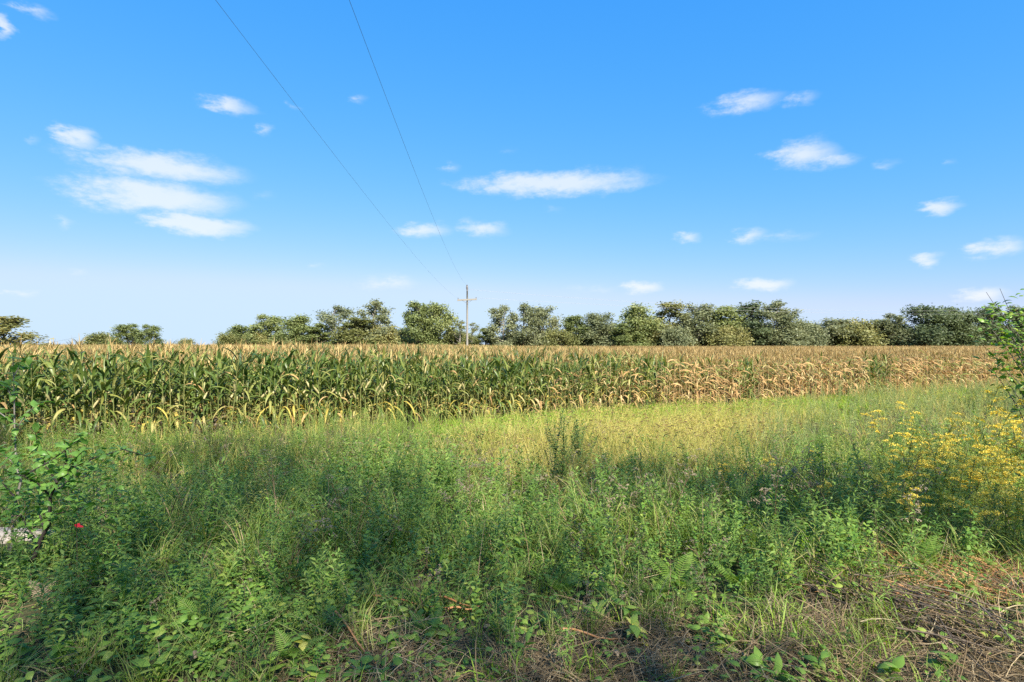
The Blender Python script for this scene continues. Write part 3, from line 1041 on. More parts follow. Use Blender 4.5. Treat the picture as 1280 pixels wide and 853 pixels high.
def dead_stem(seed):
    g = random.Random(seed)
    mb = MB()
    A = arc((0, 0, -.02), g.uniform(0, 6), .85, R(3), R(g.uniform(10, 40)), 7)
    mb.tube(A, np.linspace(.004, .0015, 7), 4)
    for k in range(9):
        i = g.uniform(2.5, 6)
        b = np.array([np.interp(i, np.arange(7), A[:, c]) for c in range(3)])
        az = g.uniform(0, 6.28)
        B = arc(b, az, g.uniform(.08, .2), R(g.uniform(20, 45)), R(g.uniform(20, 60)), 4)
        mb.tube(B, [.002, .0016, .0013, .001], 3, cap=False)
        for q in range(5):
            c = B[3] + np.array([g.gauss(0, .012), g.gauss(0, .012), g.uniform(-.02, .012)])
            a2 = g.uniform(0, 6.28)
            mb.strip(arc(c, a2, g.uniform(.015, .04), R(60), R(150), 3), [.008, .009, .002], side(a2), 1, g.random())
    return mb.mesh('dead_stem', [M['stem_red'], M['fern_dry']])


def feathery(seed, H=.9, mat='feather'):
    g = random.Random(seed)
    mb = MB()
    A = arc((0, 0, -.02), g.uniform(0, 6), H, R(2), R(g.uniform(3, 14)), 8)
    mb.strip(A, np.linspace(.008, .003, 8), side(g.uniform(0, 6)), 1, .5)
    for k in range(120):
        s = .12 + .88 * ((k + g.random()) / 120)
        p = np.array([np.interp(s * 7, np.arange(8), A[:, c]) for c in range(3)])
        az = k * 2.4 + g.gauss(0, .3)
        ll = g.uniform(.05, .10) * (1.15 - .55 * s)
        t0 = R(g.uniform(18, 45))
        P = arc(p, az, ll, t0, t0 + R(g.uniform(10, 50)), 3)
        mb.strip(P, np.array([.5, 1, .1]) * .0065, side(az, g.uniform(-.6, .6)), 0, g.random())
    return mb.mesh('weed', [M[mat], M['stem']])


def ovate_leaf(mb, base, az, L, w, t0, t1, mat, tint, fold=.35, roll=0.0, n=5):
    P = arc(base, az, L, t0, t1, n)
    mb.strip(P, OVATE * w, side(az, roll), mat, tint, fold=fold)


def ground_cover(seed, n=16, L=(.035, .06), mat='broad', h=.16):
    g = random.Random(seed)
    mb = MB()
    for k in range(n):
        az = g.uniform(0, 2 * PI)
        st = arc((g.uniform(-.1, .1), g.uniform(-.1, .1), -.02), az, g.uniform(.4, 1) * h, R(g.uniform(5, 40)), R(g.uniform(20, 70)), 4)
        mb.strip(st, np.full(4, .003), side(az), 1, .4)
        l = g.uniform(*L)
        ovate_leaf(mb, st[-1], az + g.gauss(0, .6), l, l * g.uniform(.45, .7), R(g.uniform(50, 85)), R(g.uniform(90, 135)), 0, g.random(), roll=g.gauss(0, .35))
    return mb.mesh('ground_cover', [M[mat], M['stem']])


def straw_mat(seed, n=34, L=(.06, .26), mats=('straw',), h=.05):
    g = random.Random(seed)
    mb = MB()
    for k in range(n):
        az = g.uniform(0, 2 * PI)
        b = (g.uniform(-.16, .16), g.uniform(-.16, .16), g.uniform(0, h))
        l = g.uniform(*L)
        P = arc(b, az, l, R(g.uniform(62, 95)), R(g.uniform(80, 112)), 4, 1, g.uniform(-1.2, 1.2))
        P[:, 2] = np.maximum(P[:, 2], .004 + .02 * g.random())
        mb.strip(P, np.array([.8, 1, .9, .3]) * g.uniform(.0018, .0042), side(az, g.uniform(-1, 1)), g.randrange(len(mats)), g.random())
    return mb.mesh('straw', [M[k] for k in mats])


def frond(mb, base, az, L, t0, t1, mat=0, width=.16, g=None, pairs=16):
    A = arc(base, az, L, t0, t1, 9)
    mb.strip(A, np.linspace(.005, .0015, 9), side(az), 1, .5)
    for k in range(pairs):
        s = .18 + .80 * k / (pairs - 1)
        p = np.array([np.interp(s * 8, np.arange(9), A[:, c]) for c in range(3)])
        q = np.array([np.interp(min(8, s * 8 + .2), np.arange(9), A[:, c]) for c in range(3)])
        fw = q - p
        fw /= np.linalg.norm(fw) + 1e-9
        ll = width * (1 - (max(0, s - .3) / .72) ** 1.3) * (1 if s > .28 else .75)
        for sg in (-1, 1):
            d = np.array([-math.sin(az), math.cos(az), 0]) * sg * .92 + fw * .35
            P = np.stack([p + d * ll * u + np.array([0, 0, -.12 * ll * u * u]) for u in (0, .4, .75, 1)])
            mb.strip(P, np.array([.6, 1, .75, .1]) * L / pairs * .62, fw, mat, g.random())


# ------------------------------------------------------------------ the meadow: where each kind of plant grows
def pts(n, y0, y1, dens, wid=1.02, extra=1.6):
    """Random ground points in front of the eye; dens(x, y) -> 0..1 keeps or drops each."""
    y = np.sqrt(npr.uniform(y0 ** 2, y1 ** 2, n))
    x = npr.uniform(-1, 1, n) * (wid * y + extra)
    k = npr.random(n) < dens(x, y)
    return x[k], y[k]


def veg_end(x):
    return corn_edge(x) - .25


def thatch(x, y):
    """Cut strip of dead grass along the front, strongest right of the middle."""
    lim = 2.85 + .20 * (x + 1.2) + .55 * (vnoise(x, y, 1.3, 4) - .5)
    lim = np.minimum(lim, 4.35)
    return smooth(.25, -.25, y - lim) * smooth(-1.7, -.6, x)


def sandy(x, y):
    return (((x + 6.15) / 1.3) ** 2 + ((y - 5.9) / .72) ** 2) < 1


def fox_zone(x, y):
    d = corn_edge(x) - y
    return smooth(8.2, 9.6, y) * smooth(-2.2, 1.0, x + .10 * (y - 9)) * smooth(3.2, 5.8, d) * (1 - smooth(.36, .52, x / y - .012 * (y - 12)))


def silver_zone(x, y):
    return smooth(.34, .50, x / y) * smooth(8.0, 10, y)


def feather_zone(x, y):
    return smooth(8.2, 10.5, y) * (1 - smooth(-3.2, -.2, x + .12 * (y - 9)))


def gold_zone(x, y):
    return smooth(.52, .68, x / y) * smooth(4.8, 5.8, y) * (1 - smooth(9, 11, y))


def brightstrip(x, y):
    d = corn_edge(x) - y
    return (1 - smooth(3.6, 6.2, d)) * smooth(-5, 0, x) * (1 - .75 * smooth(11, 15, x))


def put(name, label, cat, meshes, x, y, smin, smax, tilt=.12, idx=None, dz=0.0, mul=None):
    k = (y < veg_end(x)) & ~sandy(x, y) & ~((x / y < -.84) & (y > 4.75) & (y < 6.2))
    x, y = x[k], y[k]
    n = len(x)
    s = npr.uniform(smin, smax, n)
    if mul is not None:
        s = s * mul(x, y)
    rot = np.stack([npr.normal(0, tilt, n), npr.normal(0, tilt, n), npr.random(n) * 6.28], -1)
    i = npr.integers(0, len(meshes), n)
    P = np.stack([x, y, gz(x, y) + dz], -1)
    print(name, n)
    return scatter(name, label, cat, meshes, P, rot, s, i)


def meadow():
    # long green grass, everywhere in patches
    G = [grass_tuft(300 + k, 24, (.30, .72), .0085, lean=(None, 1.0, 3.5, None, 5.0, None)[k]) for k in range(6)]
    x, y = pts(5200, 2.4, 13, lambda x, y: (.12 + .88 * smooth(.40, .66, vnoise(x, y, .9, 6))) * (1 - .8 * thatch(x, y)) * (1 - .6 * fox_zone(x, y)) * (1 - .5 * gold_zone(x, y)))
    put('grass', 'long arching green grass all over the foreground bank', 'grass', G, x, y, .6, 1.25, mul=lambda x, y: .5 + .5 * smooth(3.0, 5.5, y))
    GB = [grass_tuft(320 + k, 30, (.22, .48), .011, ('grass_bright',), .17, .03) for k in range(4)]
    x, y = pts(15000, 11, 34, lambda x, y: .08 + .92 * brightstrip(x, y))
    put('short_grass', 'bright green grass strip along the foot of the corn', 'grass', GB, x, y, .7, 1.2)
    FX = [grass_tuft(340 + k, 28, (.35, .70), .0085, ('foxtail', 'foxtail', 'foxtail', 'grass'), .18, .10, heads=6, t1=(40, 100)) for k in range(5)]
    x, y = pts(21000, 7.5, 32, lambda x, y: np.maximum(fox_zone(x, y), .10 * smooth(7, 10, y) * (1 - brightstrip(x, y))))
    put('foxtail_grass', 'sunlit yellow foxtail grass with small drooping seed heads', 'grass', FX, x, y, .75, 1.2)
    # leafy weeds, the bulk of the bank
    W = [leafy_weed(400 + k, (.62, .75, .85, .7, .95, .6, .5, .8)[k], (26, 32, 34, 24, 38, 22, 20, 30)[k], (.085, .145), (.023, .027, .021, .032, .019, .028, .034, .016)[k], branches=(0, 2, 3, 1, 3, 1, 0, 2)[k]) for k in range(8)]
    W += [leafy_weed(408 + k, (.5, .65, .75, .6)[k], (22, 28, 32, 24)[k], (.06, .10), (.038, .034, .030, .042)[k], 'broad', branches=(1, 3, 3, 2)[k], prof=OVATE) for k in range(4)]
    x, y = pts(6200, 2.7, 12.5, lambda x, y: (.35 + .65 * smooth(.22, .55, vnoise(x, y, .7, 9))) * (1 - .90 * thatch(x, y)) * (1 - .85 * fox_zone(x, y)) * (1 - .6 * feather_zone(x, y)) * (1 - .65 * gold_zone(x, y)))
    put('weeds', 'waist-high green weeds with narrow leaves on the shaded bank', 'weeds', W, x, y, .60, 1.05,
        mul=lambda x, y: (.58 + .42 * smooth(3.2, 5.2, y)) * (.72 + .56 * vnoise(x, y, .8, 23)), tilt=.2)
    Fe = [feathery(430 + k, (.8, .95, .7, 1.0)[k]) for k in range(4)]
    x, y = pts(8000, 6.2, 24, lambda x, y: feather_zone(x, y) * (.3 + .7 * smooth(.3, .6, vnoise(x, y, .5, 12))))
    put('feathery_weeds', 'light green feathery weeds in front of the shaded corn', 'weeds', Fe, x, y, .65, 1.05)
    Si = [feathery(440 + k, (.9, 1.0, .8)[k], 'silver') for k in range(3)] + [leafy_weed(447, .9, 50, (.07, .12), .015, 'silver', branches=3)]
    x, y = pts(8500, 8, 33, lambda x, y: silver_zone(x, y) * (1 - .85 * brightstrip(x, y)))
    put('pale_weeds', 'pale grey-green bushy weeds behind the goldenrod', 'weeds', Si, x, y, .7, 1.1)
    GL = [leafy_weed(460 + k, (.8, .95, .7)[k], 46, (.07, .12), .016, 'gold_leaf', branches=2) for k in range(3)]
    x, y = pts(5000, 4.6, 12, lambda x, y: gold_zone(x, y))
    put('goldenrod_thicket', 'thick yellow-green leafy stems under the goldenrod flowers', 'weeds', GL, x, y, .55, .95)
    DS = [dead_stem(480 + k) for k in range(5)]
    x, y = pts(1500, 3.0, 13, lambda x, y: (.15 + .85 * smooth(.5, .7, vnoise(x, y, .8, 31))) * (1 - .9 * fox_zone(x, y)))
    put('dead_weed_stems', 'thin brown dead stems standing among the weeds', 'weeds', DS, x, y, .6, 1.15, .28, mul=lambda x, y: .6 + .4 * smooth(3.2, 5.2, y))
    # low cover and litter
    C = [ground_cover(500 + k, 22, (.032, .060)) for k in range(5)]
    x, y = pts(4600, 2.2, 7.5, lambda x, y: (.42 + .58 * smooth(.42, .62, vnoise(x, y, 1.1, 15))) * (1 - .55 * thatch(x, y)) * (.55 + .45 * smooth(1.5, -1.0, x)))
    put('ground_cover', 'small broad-leaved ground cover among the near grass', 'ground cover', C, x, y, .6, 1.2)
    St = [straw_mat(520 + k, 46, (.06, .26)) for k in range(6)]
    x, y = pts(7500, 2.1, 7, lambda x, y: np.clip(.05 + thatch(x, y), 0, 1))
    put('dead_grass', 'grey matted dead grass along the cut front strip', 'dead grass', St, x, y, .7, 1.3, .25)
    SR = [straw_mat(540 + k, 44, (.05, .22), ('straw_red', 'straw_red', 'straw')) for k in range(4)]
    x, y = pts(6000, 2.6, 5.6, lambda x, y: smooth(1.0, .45, np.hypot((x - 3.35) / 1.45, (y - 3.75 - .05 * x) / .75)))
    put('cut_straw', 'rust-brown cut straw in the sunlit patch at lower right', 'dead grass', SR, x, y, .7, 1.3, .25)
    SG = [grass_tuft(560 + k, 20, (.14, .34), .008, ('grass_bright', 'grass'), .1, .25) for k in range(3)]
    x, y = pts(5000, 2.1, 6.0, lambda x, y: (.12 + .88 * smooth(.52, .68, vnoise(x, y, 1.0, 18))) * thatch(x, y) * .75)
    put('stubble_grass', 'short green grass regrowing through the cut strip', 'grass', SG, x, y, .6, 1.1)


meadow()


# ------------------------------------------------------------------ plants one can pick out
def leaf_set(mat, n, ratio, g, fold=.35, droop=(20, 75)):
    """A few unit-length broad leaves, shared by many leaf objects; each grows towards +x."""
    out = []
    for k in range(n):
        mb = MB()
        t0 = R(g.uniform(62, 85))
        ovate_leaf(mb, (0, 0, 0), 0, 1.0, ratio * g.uniform(.85, 1.2), t0, t0 + R(g.uniform(*droop)), 0, g.random(), fold)
        out.append(mb.mesh('leaf', [M[mat]]))
    return out


def broad_plants():
    g = random.Random(71)
    LV = leaf_set('broad', 6, .58, g)
    LY = leaf_set('pale_leaf', 3, .6, g)
    LN = leaf_set('broad', 4, .30, g)
    spots = [(330, 838, 0, 'with a cluster of round leaves beside the leaning pale stem'), (392, 842, 0, 'below the patch of yellow leaves'), (388, 806, 1, 'with yellow and orange leaves near the bottom edge'),
             (440, 838, 0, 'at the left end of the dead grass'), (484, 800, 0, 'left of the small pale fern'), (546, 792, 0, 'right beside the small pale fern'),
             (22, 838, 0, 'in the bottom left corner'), (118, 762, 0, 'near the dry brown fern frond'), (88, 826, 0, 'in front of the dry brown fern frond'), (205, 848, 2, 'at the bottom edge left of the leaning pale stem'),
             (150, 700, 2, 'right of the dark-stemmed sapling'), (255, 735, 0, 'in the weeds above the leaning pale stem'), (285, 705, 0, 'high in the left weeds'), (690, 764, 2, 'at the edge of the dead grass below the middle'),
             (735, 752, 0, 'in the hollow above the dead grass'), (762, 748, 2, 'in the dark hollow above the dead grass'), (800, 785, 1, 'with yellowing leaves trailing over the dead grass'), (790, 762, 0, 'climbing out of the dead grass hollow'),
             (822, 738, 0, 'below the upright ferns'), (905, 802, 0, 'largest one in the lower right cut strip'), (940, 822, 0, 'right of the largest one in the lower right cut strip'), (968, 842, 2, 'at the bottom edge in the lower right cut strip'),
             (870, 782, 0, 'left of the largest one in the lower right cut strip'), (1015, 838, 2, 'in front of the pile of twigs'), (1100, 848, 0, 'at the bottom edge below the pile of twigs'), (1175, 838, 0, 'at the foot of the pile of twigs'),
             (650, 812, 2, 'alone amid the dead grass'), (560, 690, 0, 'in the weeds above the dead stalks'), (352, 672, 0, 'in the shade below the pale yellow goldenrod')]
    for (x, y, k, where) in spots:
        Y = (CZ - .82) * F / (y - HY)
        p = px(x, y, Y)
        z0 = float(gz(p.x, Y))
        h = max(.14, p.z - z0) * 1.1
        t = thing('broadleaf_plant', ('narrow-leaved' if k == 2 else 'broad-leaved') + ' low plant ' + where, 'plant', (p.x, Y, z0), g.uniform(0, 6), 'low leafy plants along the front')
        mb = MB()
        A = arc((0, 0, -.02), g.uniform(0, 6), h, R(5), R(g.uniform(15, 50)), 6)
        mb.tube(A, np.linspace(.004, .002, 6), 4)
        obj('stem', mb.mesh('stem', [M['stem']]), t)
        n = g.randrange(8, 13)
        for q in range(n):
            s = .25 + .75 * q / (n - 1)
            b = [float(np.interp(s * 5, np.arange(6), A[:, c])) for c in range(3)]
            me = g.choice(LY if k == 1 and g.random() < .65 else (LN if k == 2 else LV))
            obj('leaf', me, t, b, (g.gauss(0, .25), g.gauss(-.1, .25), q * 2.4 + g.gauss(0, .3)), g.uniform(.065, .10) * (1.25 if k == 2 else 1))


broad_plants()


def ferns():
    g = random.Random(81)
    spots = [(535, 800, .26, 4, 'fern', 'small pale green fern at the edge of the dead grass'), (845, 730, .50, 6, 'fern', 'upright green fern left of the lower right cut strip'),
             (818, 745, .34, 5, 'fern', 'low fern at the foot of the upright one'), (1145, 712, .48, 6, 'fern', 'yellow-green fern standing above the sunlit straw'),
             (925, 735, .38, 5, 'fern', 'green fern spreading over the middle of the right bank'), (62, 770, .30, 3, 'fern_dry', 'dry brown fern frond in the lower left weeds'),
             (365, 838, .30, 4, 'fern', 'feathery fern by the leaning pale stem'), (600, 745, .30, 5, 'fern', 'fern above the dead stalks'), (1080, 640, .45, 5, 'fern', 'fern in the shaded weeds left of the goldenrod'),
             (700, 735, .32, 5, 'fern', 'fern at the rim of the dark hollow'), (250, 800, .30, 4, 'fern', 'fern low in the left weeds')]
    for (x, y, L, n, mt, lab) in spots:
        L *= .66
        Y = (CZ - .72) * F / (y - HY)
        p = px(x, y, Y)
        t = thing('fern', lab, 'fern', (p.x, Y, float(gz(p.x, Y))), 0, 'ferns on the bank')
        for k in range(n):
            mb = MB()
            frond(mb, (0, 0, 0), 0, L * g.uniform(.85, 1.15), R(g.uniform(12, 35)), R(g.uniform(55, 95)), 0, L * .34, g)
            obj('frond', mb.mesh('frond', [M[mt], M['stem_red' if mt == 'fern_dry' else 'stem']]), t, (0, 0, .03), (g.gauss(0, .1), 0, -PI / 2 + (k - (n - 1) / 2) * 5.2 / n + g.gauss(0, .25)))


ferns()


def goldenrod(label, p, lean_az, g, bloom='gold', leafm='gold_leaf', size=1.0, group=None):
    z0 = float(gz(p.x, p.y))
    H = max(.5, p.z - z0)
    L = H * 1.06
    A = arc((0, 0, -.02), lean_az, L, R(3), R(g.uniform(18, 42)), 10, 1.6)
    top = A[-1]
    t = thing('goldenrod', label, 'goldenrod', (p.x - top[0], p.y - top[1], z0), 0, group)
    mb = MB()
    mb.tube(A, np.linspace(.0065, .003, 10), 5)
    obj('stem', mb.mesh('stem', [M['stem']]), t)
    mb = MB()
    for k in range(62):
        s = .12 + .80 * ((k + g.random()) / 62)
        b = np.array([np.interp(s * 9, np.arange(10), A[:, c]) for c in range(3)])
        az = k * 2.4
        t0 = R(g.uniform(40, 65))
        mb.strip(arc(b, az, g.uniform(.07, .12) * (1.1 - .5 * s), t0, t0 + R(55), 5), LANCE * .017, side(az, g.uniform(-.4, .4)), 0, g.random())
    tag(obj('foliage', mb.mesh('foliage', [M[leafm]]), t), kind='stuff')
    nb = g.randrange(5, 8)
    for k in range(nb):
        mb = MB()
        i = 6 + 3 * k / nb
        b = np.array([np.interp(i, np.arange(10), A[:, c]) for c in range(3)])
        az = lean_az + g.gauss(0, 1.5)
        Bp = arc(b, az, size * g.uniform(.11, .20), R(g.uniform(45, 70)), R(g.uniform(85, 112)), 6)
        mb.strip(Bp, np.linspace(.003, .0015, 6), side(az), 1, .5)
        for q in range(95):
            s = g.random() ** .8
            c = np.array([np.interp(s * 5, np.arange(6), Bp[:, d]) for d in range(3)]) + np.array([g.gauss(0, .010), g.gauss(0, .010), g.uniform(-.004, .022)]) * size
            a2 = g.uniform(0, 6.28)
            l = g.uniform(.007, .013) * size
            mb.strip([c, c + np.array([math.cos(a2) * .7, math.sin(a2) * .7, .6]) * l], [l * .9, l * .5], side(a2, g.uniform(-.5, .5)), 0, g.random())
        obj('flower_plume', mb.mesh('flower_plume', [M[bloom], M['stem']]), t)
    return t


def goldenrods():
    g = random.Random(91)
    S = [(1250, 484, 6.3, 'tallest goldenrod, leaning in at the right edge'), (1276, 497, 6.2, 'goldenrod beside the tallest one, cut by the right edge'), (1131, 503, 8.2, 'goldenrod with a long bare leaning stem left of the thick clump'),
         (1086, 511, 8.6, 'farthest left small goldenrod in the pale weeds'), (1207, 518, 7.6, 'high goldenrod at the back of the thick clump'), (1216, 527, 7.2, 'goldenrod with wide plumes at the back of the thick clump')]
    more = [(1190, 527), (1180, 530), (1222, 534), (1160, 548), (1172, 545), (1186, 545), (1200, 546), (1212, 543), (1138, 535), (1144, 540), (1120, 540), (1158, 535), (1228, 557), (1236, 562), (1245, 553), (1250, 560),
            (1218, 578), (1226, 584), (1234, 590), (1212, 590), (1187, 575), (1118, 572), (1124, 565), (1098, 592), (1137, 610), (1130, 618), (1248, 605), (1257, 598), (1240, 612), (1264, 605), (1205, 632), (1273, 523), (1268, 540), (1277, 592), (1255, 620), (1262, 512), (1240, 528), (1256, 535), (1278, 548), (1266, 566), (1274, 575), (1246, 580), (1196, 560), (1208, 562), (1150, 565), (1165, 572), (1270, 618)]
    for i, (x, y, Y, lab) in enumerate(S):
        goldenrod(lab, px(x, y, Y), g.uniform(2.2, 3.6) if i == 2 else g.uniform(-.6, 3.6), g, size=1.15)
    for (x, y) in more:
        Y = (CZ - g.uniform(1.22, 1.42)) * F / (y - HY)
        Y = min(8.2, max(4.5, Y * .62 + 2.2))
        lab = 'goldenrod with yellow plumes in the thick sunlit clump on the right' if y < 580 else 'goldenrod with yellow plumes low on the near side of the clump'
        goldenrod(lab, px(x + g.uniform(-4, 4), y, Y), g.uniform(0, 6.28), g, size=g.uniform(.85, 1.1), group='goldenrod clump, back' if y < 580 else 'goldenrod clump, near side')
    for k, (x, y, Y, lab) in enumerate([(1020, 562, 8.6, 'single goldenrod where the yellow grass meets the shaded weeds'), (1033, 622, 5.6, 'single goldenrod flowering in the shaded weeds'),
                                        (965, 570, 8.8, 'faint goldenrod in the yellow grass right of the middle'), (905, 585, 8.4, 'faint goldenrod at the shade edge right of the middle')]):
        goldenrod(lab, px(x, y, Y), g.uniform(0, 6), g, size=.75)
    goldenrod('pale faded goldenrod with a branched top standing alone on the left', px(352, 548, 6.5), .5, g, 'gold_pale', 'pale_leaf', 1.0)
    for k, (x, y, lab) in enumerate([(322, 600, 'yellowed leafy weed left of the pale faded goldenrod'), (338, 612, 'short yellowed weed at the foot of the pale faded goldenrod'), (366, 606, 'yellowed leafy weed right of the pale faded goldenrod')]):
        p = px(x, y, 6.45)
        z0 = float(gz(p.x, p.y))
        t = thing('yellowed_weed', lab, 'weed', (p.x, p.y, z0), 0, 'yellowed weeds')
        pick_weed(t, 610 + k, p.z - z0, 34, (.07, .12), .02, 'pale_leaf', 1)


def pick_weed(t, seed, H, n, L, w, mat, branches):
    me = leafy_weed(seed, H, n, L, w, mat, branches=branches)
    # split the one mesh into stem and foliage parts
    import bmesh
    for nm, keep in (('stem', 1), ('foliage', 0)):
        c = me.copy()
        c.name = nm
        bm = bmesh.new()
        bm.from_mesh(c)
        bmesh.ops.delete(bm, geom=[f for f in bm.faces if f.material_index != keep], context='FACES')
        bm.to_mesh(c)
        bm.free()
        o = obj(nm, c, t)
        if nm == 'foliage':
            tag(o, kind='stuff')


goldenrods()


def dark_weeds():
    S = [(690, 520, 8.3, 'taller dark leafy weed against the yellow grass near the middle'), (702, 528, 8.2, 'dark leafy weed leaning on the taller one near the middle'), (727, 533, 8.3, 'dark spire-shaped weed right of the two tall dark ones'),
         (745, 570, 8.0, 'short dark weed at the right foot of the spire-shaped one'), (668, 585, 7.8, 'short dark weed at the left foot of the tall dark ones'), (860, 560, 8.8, 'dark weed with blackish tips right of the middle'),
         (800, 572, 8.2, 'dark weed between the spire and the blackish tips'), (492, 560, 8.8, 'dark thin weed in the left middle grass'), (570, 545, 9.5, 'thin dark weed left of the yellow grass')]
    for k, (x, y, Y, lab) in enumerate(S):
        p = px(x, y, Y)
        z0 = float(gz(p.x, Y))
        t = thing('tall_weed', lab, 'weed', (p.x, Y, z0), 0, 'dark tall weeds')
        pick_weed(t, 630 + k, (p.z - z0) * 1.10, 170 if k < 3 else 80, (.06, .11), .020, 'weed_dark', 7 if k < 3 else 2)


dark_weeds()


def fill_leaves(t, mat, spots, g, size):
    """The small crowded leaves between the ones that can be told apart."""
    mb = MB()
    for c in spots:
        az = g.uniform(0, 6.28)
        tw = arc(np.array(c) - np.array([.05 * math.cos(az), .05 * math.sin(az), .03]), az, .07, R(50), R(70), 3)
        mb.strip(tw, [.002, .0016, .001], side(az), 1, .5)
        l = g.uniform(*size)
        t0 = R(g.uniform(50, 100))
        ovate_leaf(mb, c, az + g.gauss(0, .5), l, l * .55, t0, t0 + R(g.uniform(20, 70)), 0, g.random(), roll=g.gauss(0, .4))
    tag(obj('foliage', mb.mesh('foliage', [M[mat], M['stem_red']]), t), kind='stuff')


def saplings():
    g = random.Random(101)
    LV = leaf_set('sapling', 6, .55, g, droop=(15, 60))
    t0 = px(37, 716, 4.15)
    base = Vector((t0.x, 4.15, float(gz(t0.x, 4.15))))
    t = thing('sapling', 'dark-stemmed young tree with small green leaves at the left edge', 'sapling', base)

    def limb(pp, r0, r1, name='branch', mat='bark_dark', parent=None, leaves=0, size=(.052, .085), rootp=None, rootb=None):
        P = np.array([np.array(px(x, y, Y)) for (x, y, Y) in pp]) - np.array(rootb)
        n = len(P)
        mb = MB()
        mb.tube(P, np.linspace(r0, r1, n), 6)
        b = obj(name, mb.mesh(name, [M[mat]]), parent)
        leaves = int(leaves * 1.9)
        for q in range(leaves):
            s = (.12 + .88 * (q + g.random()) / leaves) * (n - 1)
            c = [float(np.interp(s, np.arange(n), P[:, d])) for d in range(3)]
            obj('leaf', g.choice(LV), rootp, c, (g.gauss(0, .6), g.gauss(.15, .5), g.uniform(0, 6.28)), g.uniform(*size))
    kw = dict(rootp=t, parent=t, rootb=base)
    limb([(37, 722, 4.15), (42, 702, 4.15), (50, 680, 4.15), (57, 665, 4.14), (63, 655, 4.12), (64, 620, 4.1), (72, 603, 4.08)], .017, .009, 'trunk', leaves=5, **kw)
    for pp, n in (([(72, 603, 4.08), (89, 585, 4.0), (110, 555, 3.95)], 14), ([(50, 680, 4.15), (39, 664, 4.2), (29, 647, 4.3), (20, 622, 4.35)], 9),
                  ([(64, 620, 4.1), (80, 606, 4.2), (97, 596, 4.3), (125, 585, 4.35)], 13), ([(63, 655, 4.12), (70, 643, 4.0), (98, 636, 3.9), (127, 628, 3.85)], 13),
                  ([(72, 603, 4.08), (60, 585, 4.15), (48, 560, 4.2), (44, 535, 4.2)], 14), ([(64, 620, 4.1), (48, 604, 4.0), (30, 595, 3.95), (8, 588, 3.9)], 13),
                  ([(89, 585, 4.0), (120, 572, 3.95), (155, 562, 3.9), (190, 572, 3.9)], 13), ([(30, 595, 3.95), (63, 577, 4.05), (94, 554, 4.1), (112, 541, 4.1)], 14),
                  ([(29, 647, 4.3), (12, 640, 4.35), (-10, 625, 4.4)], 8), ([(57, 665, 4.14), (50, 640, 4.25), (52, 615, 4.3), (38, 600, 4.35)], 10),
                  ([(72, 603, 4.08), (84, 575, 4.15), (80, 548, 4.2)], 10), ([(20, 622, 4.35), (5, 605, 4.35), (-15, 600, 4.4)], 8)):
        limb(pp, .0075, .002, leaves=n, **kw)
    fill_leaves(t, 'sapling', [(-.55 + 1.1 * g.random() + .12, g.gauss(0, .16), g.uniform(.42, .98)) for _ in range(330)], g, (.04, .07))
    # second, taller stem
    b2x = px(17, 690, 4.5)
    base2 = Vector((b2x.x, 4.5, float(gz(b2x.x, 4.5))))
    t2 = thing('sapling', 'thin grey-stemmed young tree rising to the corn tops at the left edge', 'sapling', base2)
    kw = dict(rootp=t2, parent=t2, rootb=base2)
    limb([(16, 730, 4.5), (17, 643, 4.5), (27, 601, 4.5), (21, 582, 4.5), (19, 540, 4.5), (18, 490, 4.5), (16, 445, 4.5)], .011, .003, 'trunk', 'bark_pale', leaves=16, size=(.06, .095), **kw)
    for pp, n in (([(19, 540, 4.5), (35, 515, 4.4), (55, 502, 4.35)], 8), ([(18, 500, 4.5), (5, 480, 4.45), (-15, 470, 4.4)], 9), ([(18, 470, 4.5), (28, 452, 4.5), (38, 445, 4.5)], 7),
                  ([(21, 582, 4.5), (-2, 560, 4.45), (-20, 545, 4.4)], 9), ([(19, 530, 4.5), (-5, 512, 4.5), (-20, 500, 4.5)], 8)):
        limb(pp, .005, .0015, mat='bark_pale', leaves=n, size=(.06, .095), **kw)
    # small red flag on a wire beside the sapling
    p = px(97, 655, 3.9)
    z0 = float(gz(p.x, 3.9))
    f = thing('marker_flag', 'small bright red scrap on a thin stem right of the dark-stemmed sapling', 'flag', (p.x, 3.9, z0))
    mb = MB()
    mb.tube([(0, 0, -.05), (.004, 0, (p.z - z0) * .5), (0, 0, p.z - z0 + .02)], .0025, 5)
    obj('stem', mb.mesh('stem', [M['twig']]), f)
    mb = MB()
    zt = p.z - z0
    mb.strip([(0, 0, zt - .01), (.012, .005, zt - .006), (.026, -.004, zt - .012), (.044, .003, zt - .018)], [.026, .028, .016, .007], (0, .25, .95), 0, .5)
    mb.strip([(0, 0, zt - .006), (-.008, -.006, zt - .008), (-.016, .003, zt - .012)], [.018, .02, .012], (0, -.3, .9), 0, .8)
    obj('scrap', mb.mesh('scrap', [M['red']]), f)


saplings()


